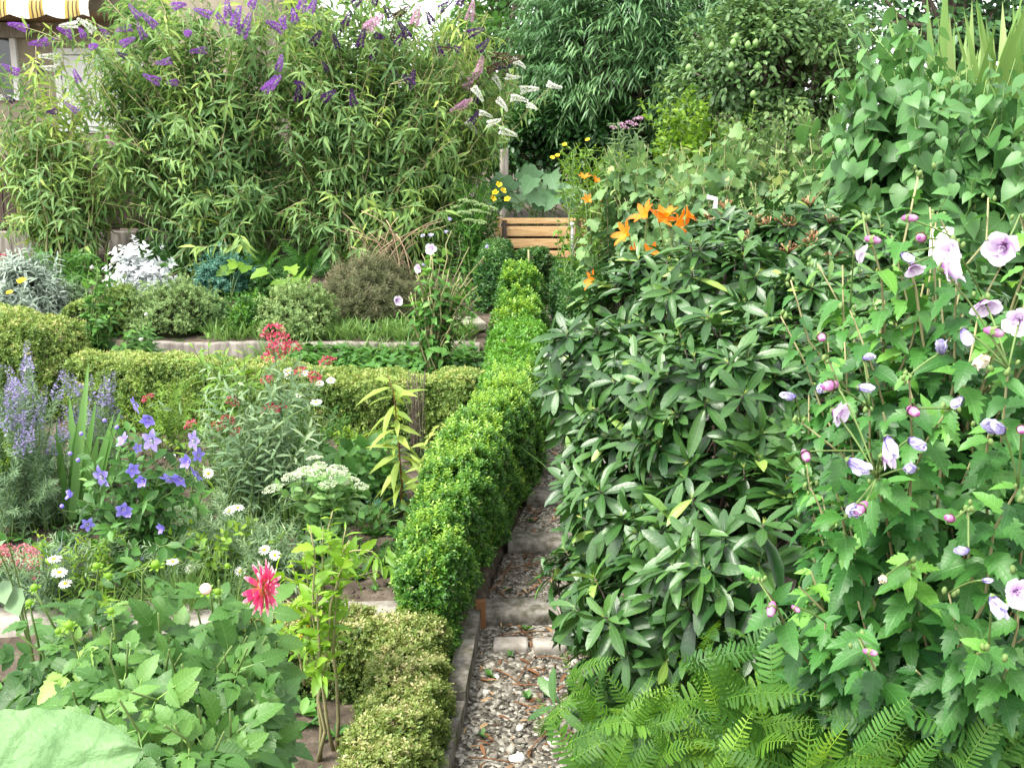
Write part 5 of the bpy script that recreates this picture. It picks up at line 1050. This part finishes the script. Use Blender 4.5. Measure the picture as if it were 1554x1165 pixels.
for px, py, s in [(170, 399, 1.1), (138, 407, .9), (166, 403, .6), (220, 478, .7), (212, 516, .8)]: put('flower', WHF[0], t, P(px, py, 8.3), (.6, -.7, .3), .06*s)
shrub('bushy_herb', 'leafy green herb right of the white hibiscus behind the hedge', 210, 8.8, region(26, 185, 235, 490, 535, 8.5, 8.9), LANCE, .1, .04, 'mid', 202, 'herb', spread=.12, start=.1, angle=1, droop=.3, val=.3)

# ------------------------------------------------------------------ middle flower bed
r = np.random.default_rng(300)
def GP(px, py): return G(px, py)
def dep(q): return q[1]*CP - (q[2]-CZ)*SP
# hyssop / lavender
def lavender(label, base, tips, seed, low, s=.16):
    t, cn = cane_plant('lavender', label, 'lavender', base, list(tips) + list(low), NARROW, .05, .016, 'grey', 'stem', .004, .1, .7, .35, 'lavender plants', seed=seed, start=.12, angle=.8, droop=.05, arr='whorl', val=.28, tip=.05)
    for c in cn[:len(tips)]: put('flower_spike', LAVS[rng.integers(3)], t, c[-1]-norm(c[-1]-c[-2])*s*.5, c[-1]-c[-2]+UP*.05, (s*1.5, s*1.5, s*(.8+.5*rng.random())))
    return t
b = G(45, 800); d = dep(b)
lavender('big grey lavender with violet flower spikes at the left edge', b, region(46, -40, 95, 545, 690, d-.5, d+.3), 301, region(60, -60, 100, 640, 780, d-.5, d+.2))
b = G(150, 745); d = dep(b)
lavender('smaller lavender behind the iris blades', b, region(20, 95, 178, 570, 660, d-.2, d+.3), 302, region(20, 90, 180, 640, 720, d-.3, d+.2))
b = G(5, 770); d = dep(b); shrub('southernwood', 'light yellow green feathery herb at the left edge beside the lavender', 8, d-.35, region(30, -40, 24, 625, 720, d-.6, d-.4), NARROW, .06, .02, 'sapling', 303, 'herb', spread=.08, start=.3, angle=.7, droop=.0, arr='whorl', val=.35)
# iris
b = G(105, 790); d = dep(b); t = thing('iris', 'fan of upright green iris blades between lavender and balloon flowers', 'iris', b); lf = MB()
IRB = leaf_t([(0, 0, .03), (.25, .25, .036), (.5, .5, .036), (.75, .75, .026), (.92, .92, .011), (1, 1, 0)], .25, .05)
for x, y, dx in [(132, 552, 0), (82, 640, -.1), (140, 608, .05), (168, 628, .1), (75, 665, -.15), (104, 600, 0), (178, 618, .12), (60, 690, -.2), (115, 640, 0), (150, 660, .1), (92, 700, 0), (160, 700, .2), (185, 690, .25), (125, 690, 0)]:
    a = P(x, y, d-.1+r.normal()*.08); p0 = b+np.array([dx*.5+r.normal()*.03, r.normal()*.04, -.02]); l = np.linalg.norm(a-p0); lf.inst(IRB, rotm([a-p0], [[r.normal()*.4, -1, .2]])*l*np.array([1/max(l, .3)*.72, 1, 1]), p0[None], .45+r.normal()*.15)
lf.build('foliage', M['iris'], t)
# balloon flower clump
b = G(215, 868); d = dep(b)
ft = [(207, 613, .9), (226, 634, 1), (190, 670, .9), (208, 680, .5), (232, 668, 1.1), (200, 712, .8), (219, 728, .9), (156, 722, 1.15), (112, 750, .9), (186, 772, .9), (296, 668, 1), (300, 690, .7), (288, 700, 1), (300, 718, .9), (258, 724, 1), (275, 724, 1), (250, 800, .8), (196, 780, .5), (132, 795, .7)]
BUDS = [(89, 835), (167, 868), (120, 700), (108, 690), (125, 660), (160, 640), (176, 650), (215, 850), (95, 770)]
tips = [P(x, y+6, d-.38) for x, y, s in ft] + [P(x, y+4, d-.35) for x, y in BUDS] + region(26, 110, 320, 690, 800, d-.5, d+.1) + region(20, 130, 330, 780, 850, d-.6, d-.1)
t, _ = cane_plant('balloon_flower', 'clump of balloon flowers with violet blue open bells', 'balloon flower', b, tips, [OVAL, LANCE], .085, .036, 'mid', 'stem', .005, .11, .7, .4, None, seed=304, start=.12, angle=1.05, droop=.15, arr='alt', val=.3, tip=.1, end=.9)
for x, y, s in ft: put('flower', BALL[rng.integers(3)], t, P(x, y, d-.39), (r.normal()*.8, -.7, .15+r.normal()*.4), .05*s)
for x, y in BUDS: put('bud', BALB[0], t, P(x, y, d-.35), (r.normal()*.4, -.3, 1), .022)
# valerian (centranthus): airy grey green with red heads
b = G(395, 790); d = dep(b)
heads = [(415, 505), (425, 518), (421, 530), (443, 528), (418, 541), (497, 550), (477, 572), (405, 577), (480, 578), (225, 605), (290, 645), (345, 638), (360, 655), (408, 620), (428, 620), (352, 610), (455, 565), (330, 648)]
tips = [P(x, y+6, d-.2+r.normal()*.2) for x, y in heads] + region(58, 300, 490, 540, 700, d-.5, d+.3) + region(24, 290, 480, 640, 760, d-.5, d+.2)
t, _ = cane_plant('red_valerian', 'airy grey green red valerian with crimson heads in front of the clipped hedge', 'valerian', b, tips, LANCE, .085, .055, 'grey', 'stem', .0045, .12, .7, .4, None, seed=305, start=.25, angle=.85, droop=.1, arr='opp', val=.38, tip=.1, valjit=.12)
for i, (x, y) in enumerate(heads): put('flower_head', REDF[rng.integers(2)], t, P(x, y, d-.25), (r.normal()*.3, -.3, 1), (.055 if i < 6 else .034)*(.8+.4*r.random()))
# tall leafy weed through the hedge
shrub('leafy_weed', 'tall light green leafy weed growing against the clipped hedge', 350, 6.6, region(34, 292, 400, 505, 690, 6.2, 6.8), LANCE, .11, .05, 'lime', 306, 'weed', spread=.12, start=.15, angle=1, droop=.15, arr='alt', val=.25, tip=.15, stem='stem')
# sedum with white heads
b = G(500, 850); d = dep(b)
sedum('fleshy sedum with white flower heads beside the yellow lily', b, [P(x, y, d-.15+r.normal()*.12) for x, y in [(478, 696), (486, 706), (460, 716), (484, 717), (512, 713), (522, 720), (520, 730), (548, 738), (507, 722), (444, 724), (415, 742), (535, 728), (498, 735)]], .044, 307, .085, .032)
# strawberry clump and lily
b = G(550, 765); d = dep(b)
shrub('strawberry_plant', 'dark leafy green clump with one pale yellow bloom behind the sedum', 548, d, region(60, 490, 605, 655, 750, d-.4, d+.3), [CURR, OVAL], .09, .05, 'mid', 308, 'plant', spread=.15, start=.4, angle=1.2, droop=.2, arr='alt', val=.45, stem='stem', tip=.2)
b = G(618, 800); d = dep(b)-.05; b = GD(618, d)
t, _ = cane_plant('lily', 'tall leaning lily with pale yellowing strap leaves', 'lily', b, [P(588, 570, d-.1)], LANCE, .2, .02, 'lily', 'dry', .008, .01, .65, .45, None, seed=309, start=.1, angle=1.05, droop=.65, arr='alt', val=.4, tip=-.1, shrink=.7)
shrub('lily', 'short lily shoots with pale leaves beside the rough box hedge', 655, d, [P(668, 640, d-.1), (P(650, 660, d-.1)), P(640, 700, d-.2), P(662, 690, d)], LANCE, .12, .02, 'lily', 310, 'lily', spread=.04, start=.2, angle=1.0, droop=.5, arr='alt', val=.25, stem='stem')
b = G(633, 700); d = dep(b); t = thing('dry_stalks', 'upright bundle of brown dry stalks beside the pale lily', 'stalks', b); mb = MB()
for k in range(40): mb.tube(bez(b+r.normal(size=3)*[.03, .03, 0], P(632+r.normal()*9, 560+r.random()*50, d), .6, .3, 5), .0022, 4, r.random()*.9)
mb.build('stems', M['bark'], t)
# daisies
def daisy(label, px, py, heads, seed, dd=None, fol=1, s=.033):
    b = G(px, py); d = dep(b) if dd is None else dd; b = GD(px, d) if dd else b; t = thing('daisy', label, 'daisy', b, 'daisies in the flower bed'); st = MB(); lf = MB(); rr = np.random.default_rng(seed)
    for x, y, ax in heads:
        a = P(x, y, d-.15+rr.normal()*.05); stem_to(st, b+rr.normal(size=3)*[.05, .05, 0], a-np.array(ax)*.004, .0035, .8, .45); put('flower', DAISY[rr.integers(2)], t, a, ax, s*(.85+.3*rr.random()))
    for k in range(int(38*fol)):
        pts = stem_to(st, b+rr.normal(size=3)*[.1, .1, 0], b+rr.normal(size=3)*[.2, .14, 0]+[0, 0, .12+.3*rr.random()], .002); along(lf, pts, NARROW, .05, .02, start=.2, angle=.9, droop=.1, arr='whorl', val=.4, r=rr)
    lf.build('foliage', M['grey'], t); st.build('stems', M['stem'], t)
U = (0, -.55, .8)
daisy('daisy plant with two blooms turned sideways behind the front daisies', 365, 855, [(348, 775, (-.3, -.5, .8)), (361, 770, (.2, -.2, 1))], 311)
daisy('pair of white daisies with yellow centres above the pink dahlia', 400, 905, [(401, 834, U), (417, 842, (.3, -.6, .7)), (365, 866, U), (290, 862, U)], 312)
daisy('white daisies at the left beside the blue grey grass', 95, 930, [(99, 885, (0, -.4, .9)), (82, 848, (0, -.2, 1)), (262, 852, (0, -.2, 1)), (90, 868, (.2, -.3, 1))], 313, fol=.7)
daisy('daisy lost among the balloon flowers', 310, 830, [(316, 718, (.3, -.7, .5)), (258, 692, (0, -.2, 1)), (480, 610, (0, -.3, 1))], 314, fol=.4)
daisy('small white daisies standing against the clipped hedge', 470, 720, [(437, 570, U), (463, 566, U), (502, 577, U), (485, 582, U), (452, 600, U), (437, 563, U)], 315, fol=.5, s=.028)
# pink chrysanthemum, fescue, more cushions
b = G(22, 885); d = dep(b); t = thing('chrysanthemum', 'cushion of dusty pink chrysanthemum blooms at the left edge', 'chrysanthemum', b); lf = MB()
for k in range(60):
    x, y = rng.uniform(-30, 62), rng.uniform(828, 868); q = P(x, y + max(0, x-30)*.35, d-.25+r.normal()*.06); put('flower', ROSEF[rng.integers(2)], t, q, (r.normal()*.4, -.4, 1), .028)
    along(lf, bez(b+r.normal(size=3)*[.1, .08, 0], q-[0, 0, .02], .8, .5, 6), OVAL, .045, .02, start=.2, arr='alt', val=.35, r=r)
lf.build('foliage', M['mid'], t)
b = G(75, 915); t = thing('blue_fescue', 'tuft of fine blue grey grass between pink cushion and daisies', 'grass tuft', b); lf = MB(); blades(lf, b, 420, .32, BLADES, 1.1, .12, r, .5, .28); lf.build('foliage', M['fescue'], t)
for i, (px, py, n, l, lab) in enumerate([(440, 800, 90, .35, 'thin grass tuft below the valerian'), (560, 800, 80, .2, 'grassy tuft beside the sedum'), (270, 930, 160, .3, 'wiry green tuft under the daisies'), (340, 930, 160, .3, 'wiry grass behind the dahlia flower'), (150, 960, 120, .25, 'grassy weeds by the edging at the left'), (590, 850, 60, .15, 'small pale grass tuft near the fresh box hedge')]):
    b = G(px, py); t = thing('grass_tuft', lab, 'grass tuft', b, None); lf = MB(); blades(lf, b, n, l, BLADES, .9, .12, r, .5, .35); lf.build('foliage', M['grass'], t)
broad('primrose', 'pale leafed primrose beside the foot of the fresh box hedge', 575, 890, dep(G(575, 892)), None, .13, 'sapling', 320, LANCE, n=16, val=.2, hgt=.1)
broad('dock', 'broad leaf plant at the left edge above the pink cushion', 10, 850, 4.3, [(10, 818), (-5, 830), (5, 880), (20, 890)], .16, 'grey', 321, OVAL, val=.4)
broad('weed', 'leafy green weed under the sedum heads', 565, 800, dep(G(565, 820)), None, .07, 'mid', 322, OVAL, n=34, val=.35, hgt=.12)
broad('weed', 'small weeds before the strawberry clump', 590, 800, dep(G(590, 790)), None, .07, 'blue_green', 323, OVAL, n=30, val=.4, hgt=.1)
mb = MB(); rr = np.random.default_rng(9)
for k in range(1900):
    q = np.array([rr.uniform(-2.9, -.5), rr.uniform(4.78, 7.5), 0]) if k < 900 else np.array([rr.uniform(-5.5, -2.6), rr.uniform(4.78, 12.5), 0]) if k < 1500 else np.array([rr.uniform(-4, -.7), rr.uniform(2.2, 4.3), 0]); q[2] = float(H(q[0], q[1])); n = rr.integers(4, 9); f = rr.random(n)*6.28
    if sw(q[0], q[1], 1.3, 4) < -.3: continue
    mb.inst([OVAL, LANCE][k % 2], rotm(np.stack([np.cos(f), np.sin(f), .3+.9*rr.random(n)], -1), UP)*(.03+.07*rr.random()), np.repeat(q[None], n, 0), .4+rr.normal()*.15+rr.normal(size=n)*.1)
tag(mb.build('weeds', M['mid']), 'scattered green weeds and seedlings on the soil of the flower bed', None, None, 'stuff')
mb = MB()
for k in range(1500):
    q = np.array([rr.uniform(-3, -.45), rr.uniform(4.75, 7.6), 0]); q[2] = float(H(q[0], q[1])); s = .006+.03*rr.random()**4
    mb.inst(ST_[k % 3], rotm(rdir(1, rr), rdir(1, rr))*s, q[None], rr.random()*.7)
tag(mb.build('clods', M['soil']), 'crumbs of brown soil in the flower bed', None, None, 'stuff')

for i, (px, py, hgt, w, m_, lab) in enumerate([
    (140, 930, .34, .16, 'lime', 'wispy light green herb left of the dahlia buds'), (250, 905, .3, .16, 'grey', 'grey green feathery herb below the balloon flowers'), (330, 900, .32, .16, 'lime', 'thin light herb between daisies and dahlia flower'),
    (425, 880, .3, .13, 'grey', 'grey green herb left of the sapling'), (30, 925, .22, .16, 'mid', 'low green herb at the left edge by the edging'), (395, 760, .42, .2, 'lime', 'loose light green weed below the valerian'),
    (460, 720, .5, .2, 'mid', 'leggy green weed between valerian and sedum'), (255, 690, .5, .2, 'lime', 'light green weed behind the balloon flowers against the hedge'), (560, 720, .3, .15, 'lime', 'light seedlings beside the strawberry clump'), (200, 640, .45, .2, 'grey', 'grey stalky herb behind the iris')]):
    b = G(px, py); tp_ = [b + np.array([r.normal()*w, r.normal()*w*.6, hgt*(.5+.7*r.random())]) for _ in range(26)]
    cane_plant('wild_herb', lab, 'herb', b, tp_, [LANCE, NARROW, OVAL][i % 3], .055, .026, m_, seed=400+i, r0=.0028, spread=.07, start=.2, angle=.9, droop=.1, arr=['opp', 'whorl', 'alt'][i % 3], val=.4, tip=.15)

# ------------------------------------------------------------------ sapling, dahlias, big leaf in the foreground
b = G(493, 1150); d = dep(b)
tips = [P(x, y, d-.1+r.normal()*.12) for x, y in [(505, 775), (470, 800), (530, 820), (440, 850), (460, 830), (515, 880), (450, 920), (490, 800), (480, 900), (440, 960), (525, 800)]]
t, _ = cane_plant('sapling', 'thin yellow green sapling with two pale stems before the low clipped hedge', 'sapling', b, tips[:4], [LANCE, HIBL2], .088, .028, 'sapling', 'stem_p', .009, .03, .6, .35, None, seed=330, start=.48, angle=.95, droop=.0, arr='alt', val=.33, tip=.2, sub=5, subl=.16)
st = MB(); lf = MB()
for a in tips[4:]: pts = bez(b+(a-b)*.6, a, .7, .3, 7); st.tube(pts, np.linspace(.006, .002, 7), 5, .5); along(lf, pts, [LANCE, HIBL2], .085, .028, start=.1, angle=.95, droop=0, arr='alt', val=.35, tip=.2, r=r)
st.build('side_stems', M['stem_p'], t); lf.build('side_foliage', M['sapling'], t)
put('bud', HIBC[0], t, P(516, 975, d-.1), (.3, -.5, .6), .03); put('withered_leaf', fmesh('withered_leaf', [(LANCE, 0)], ['yellow']), t, P(470, 947, d-.05), (-.3, -.5, .3), .09)
# dahlia leaves: three to five toothed leaflets
def compound(seed, n=5):
    rr = np.random.default_rng(seed); it = []; k = (n-1)//2
    for i in range(k):
        y = .3+.35*i/max(1, k-1)*1.0 if k > 1 else .42
        for s in (-1, 1): it.append((DENT, rotm((s*.9, .5+rr.normal()*.1, .1*rr.normal()), (rr.normal()*.2, 0, 1))[0]*(.42-.05*i), (0, y-.06, 0), rr.normal()*.08))
    it.append((DENT, rotm((.08*rr.normal(), 1, 0), (rr.normal()*.15, 0, 1))[0]*.62, (0, .52, -.02), rr.normal()*.08))
    V = np.array([(-.012, 0, 0), (.012, 0, 0), (.008, .6, -.01), (-.008, .6, -.01)]); it.append(((V, np.array([0, 1, 2, 3]), np.array([4]), np.array([.9])), I3, (0, 0, 0), 0))
    return merge(it)
DL = [compound(i, 3 if i % 2 else 5) for i in range(4)]
def dahlia(label, px, d, tips, extra, seed, flowers):
    t, cn = cane_plant('dahlia', label, 'dahlia', GD(px, d), [P(*q) for q in tips] + extra, DL, .135, .06, 'dahlia', 'stem', .0085, .09, .72, .35, 'dahlias in the foreground', seed=seed, start=.22, angle=1.1, droop=.35, arr='opp', val=.3, tip=.2, shrink=.4, end=.93, face=.2, valjit=.18)
    for x, y, dd, kind, s, ax in flowers: put('flower' if kind is DAHF else 'bud', kind, t, P(x, y, dd), ax, s)
dahlia('dahlia with one open pink and white flower seen from the side', 290, 2.75, [(395, 895, 2.5), (318, 893, 2.5), (332, 880, 2.5), (375, 965, 2.5), (405, 965, 2.55), (340, 990, 2.4), (300, 930, 2.6), (370, 1040, 2.4), (340, 1080, 2.3)], region(16, 250, 390, 960, 1100, 2.3, 2.75), 331,
       [(398, 892, 2.44, DAHF, .066, (1, -.12, .12)), (312, 893, 2.42, DAHB, .019, (0, -.4, 1)), (330, 897, 2.42, DAHG, .012, (.2, -.4, 1)), (236, 856, 2.6, DAHG, .017, (-.1, -.3, 1)), (345, 858, 2.6, DAHG, .01, (0, 0, 1))])
dahlia('dahlia with green buds left of the pink dahlia flower', 150, 2.7, [(150, 855, 2.5), (52, 895, 2.55), (45, 918, 2.5), (105, 948, 2.4), (88, 955, 2.45), (168, 915, 2.5), (230, 850, 2.6), (25, 960, 2.5), (170, 960, 2.4), (240, 930, 2.5)], region(18, 60, 300, 960, 1100, 2.2, 2.7), 332,
       [(52, 891, 2.5, DAHG, .014, (-.2, -.3, 1)), (44, 914, 2.46, DAHG, .013, (-.4, -.3, .8)), (105, 948, 2.36, DAHG, .015, (.2, -.5, .9)), (88, 957, 2.4, DAHG, .011, (-.5, -.5, .6)), (146, 858, 2.46, DAHG, .013, (-.3, -.3, 1)), (168, 926, 2.46, DAHG, .012, (.4, -.3, .8)), (165, 873, 2.5, DAHG, .011, (.4, -.3, .8))])
dahlia('leafy dahlia without flowers at the bottom edge', 270, 2.35, [(200, 1050, 2.1), (300, 1070, 2.1), (340, 1110, 2.1), (250, 1100, 2.0), (150, 1070, 2.1)], region(16, 120, 360, 1060, 1200, 1.95, 2.3), 333, [])
# one huge leaf close to the lens
BIG = leaf_t([(-.02+.0*i, yy, ww*(1+.025*math.sin(i*2.3))) if i == 0 else (yy, yy-.02*math.sin(i*1.9), ww*(1+.025*math.sin(i*2.3))) for i, (yy, ww) in enumerate([(0, .28), (.08, .36), (.16, .42), (.25, .46), (.34, .48), (.43, .48), (.52, .46), (.6, .425), (.68, .375), (.75, .32), (.82, .25), (.88, .175), (.93, .11), (.97, .05)])] + [(1, 1, 0)], .16, .1, wave=.004)
tipw = P(196, 1122, 1.25); bs = P(-215, 1300, 1.2); b = GD(-230, 1.3); t = thing('sunflower', 'huge pale green leaf at the bottom left corner close to the viewer', 'sunflower', b); lf = MB(); st = MB()
l = np.linalg.norm(tipw-bs); nv, nu = 60, 41; vv = np.linspace(0, 1, nv)[:, None]; uu = np.linspace(-1, 1, nu)[None]
hw = np.interp(vv, [0, .08, .18, .3, .42, .54, .66, .76, .85, .92, .97, 1], [.26, .37, .45, .49, .495, .475, .43, .365, .28, .18, .085, .0]) * (1+.012*np.sin(vv*70)*(np.abs(uu) > .9)+.02*np.sin(vv*17))
vein = np.abs(np.mod((vv - .35*np.abs(uu)*hw*2)*5.5, 1)-.5)*2
zz = .07*np.abs(uu)*hw - .16*(np.abs(uu)**2.5)*hw - .12*vv**2 + .02*vein*np.minimum(1, np.abs(uu)*4) + .012*np.sin(uu*5+vv*7)*np.sin(vv*11-uu*2) + .03*np.sin(vv*9)*np.abs(uu)**3*np.sign(uu)
Q = np.stack([uu*hw*.74, vv+0*uu-.03*np.sin(vv*70)*0, zz], -1).reshape(-1, 3)*l; Mb = rotm([tipw-bs], [[.1, -.62, .8]])[0]
lf.grid((Q @ Mb.T + bs).reshape(nv, nu, 3)); stem_to(st, b, bs, .012, .8, .2)
def bigleaf():
    return ramp_mat('big_leaf', [(0, (.09, .2, .07)), (.45, (.13, .255, .095)), (.7, (.165, .3, .12)), (1, (.25, .36, .18))], .25, .5, .35, bump=(45, .5), noise=(14, .9))
M['bigleaf'] = bigleaf(); lf.build('leaf', M['bigleaf'], t); st.build('stem', M['stem'], t)
b = GD(140, 1.9); t = thing('marigold', 'small yellow flower peeping out under the huge leaf', 'flower', b); st = MB(); a = P(142, 1160, 1.75); stem_to(st, b, a, .004); put('flower', SQF, t, a, (.2, -.8, .3), .03); st.build('stems', M['stem'], t)
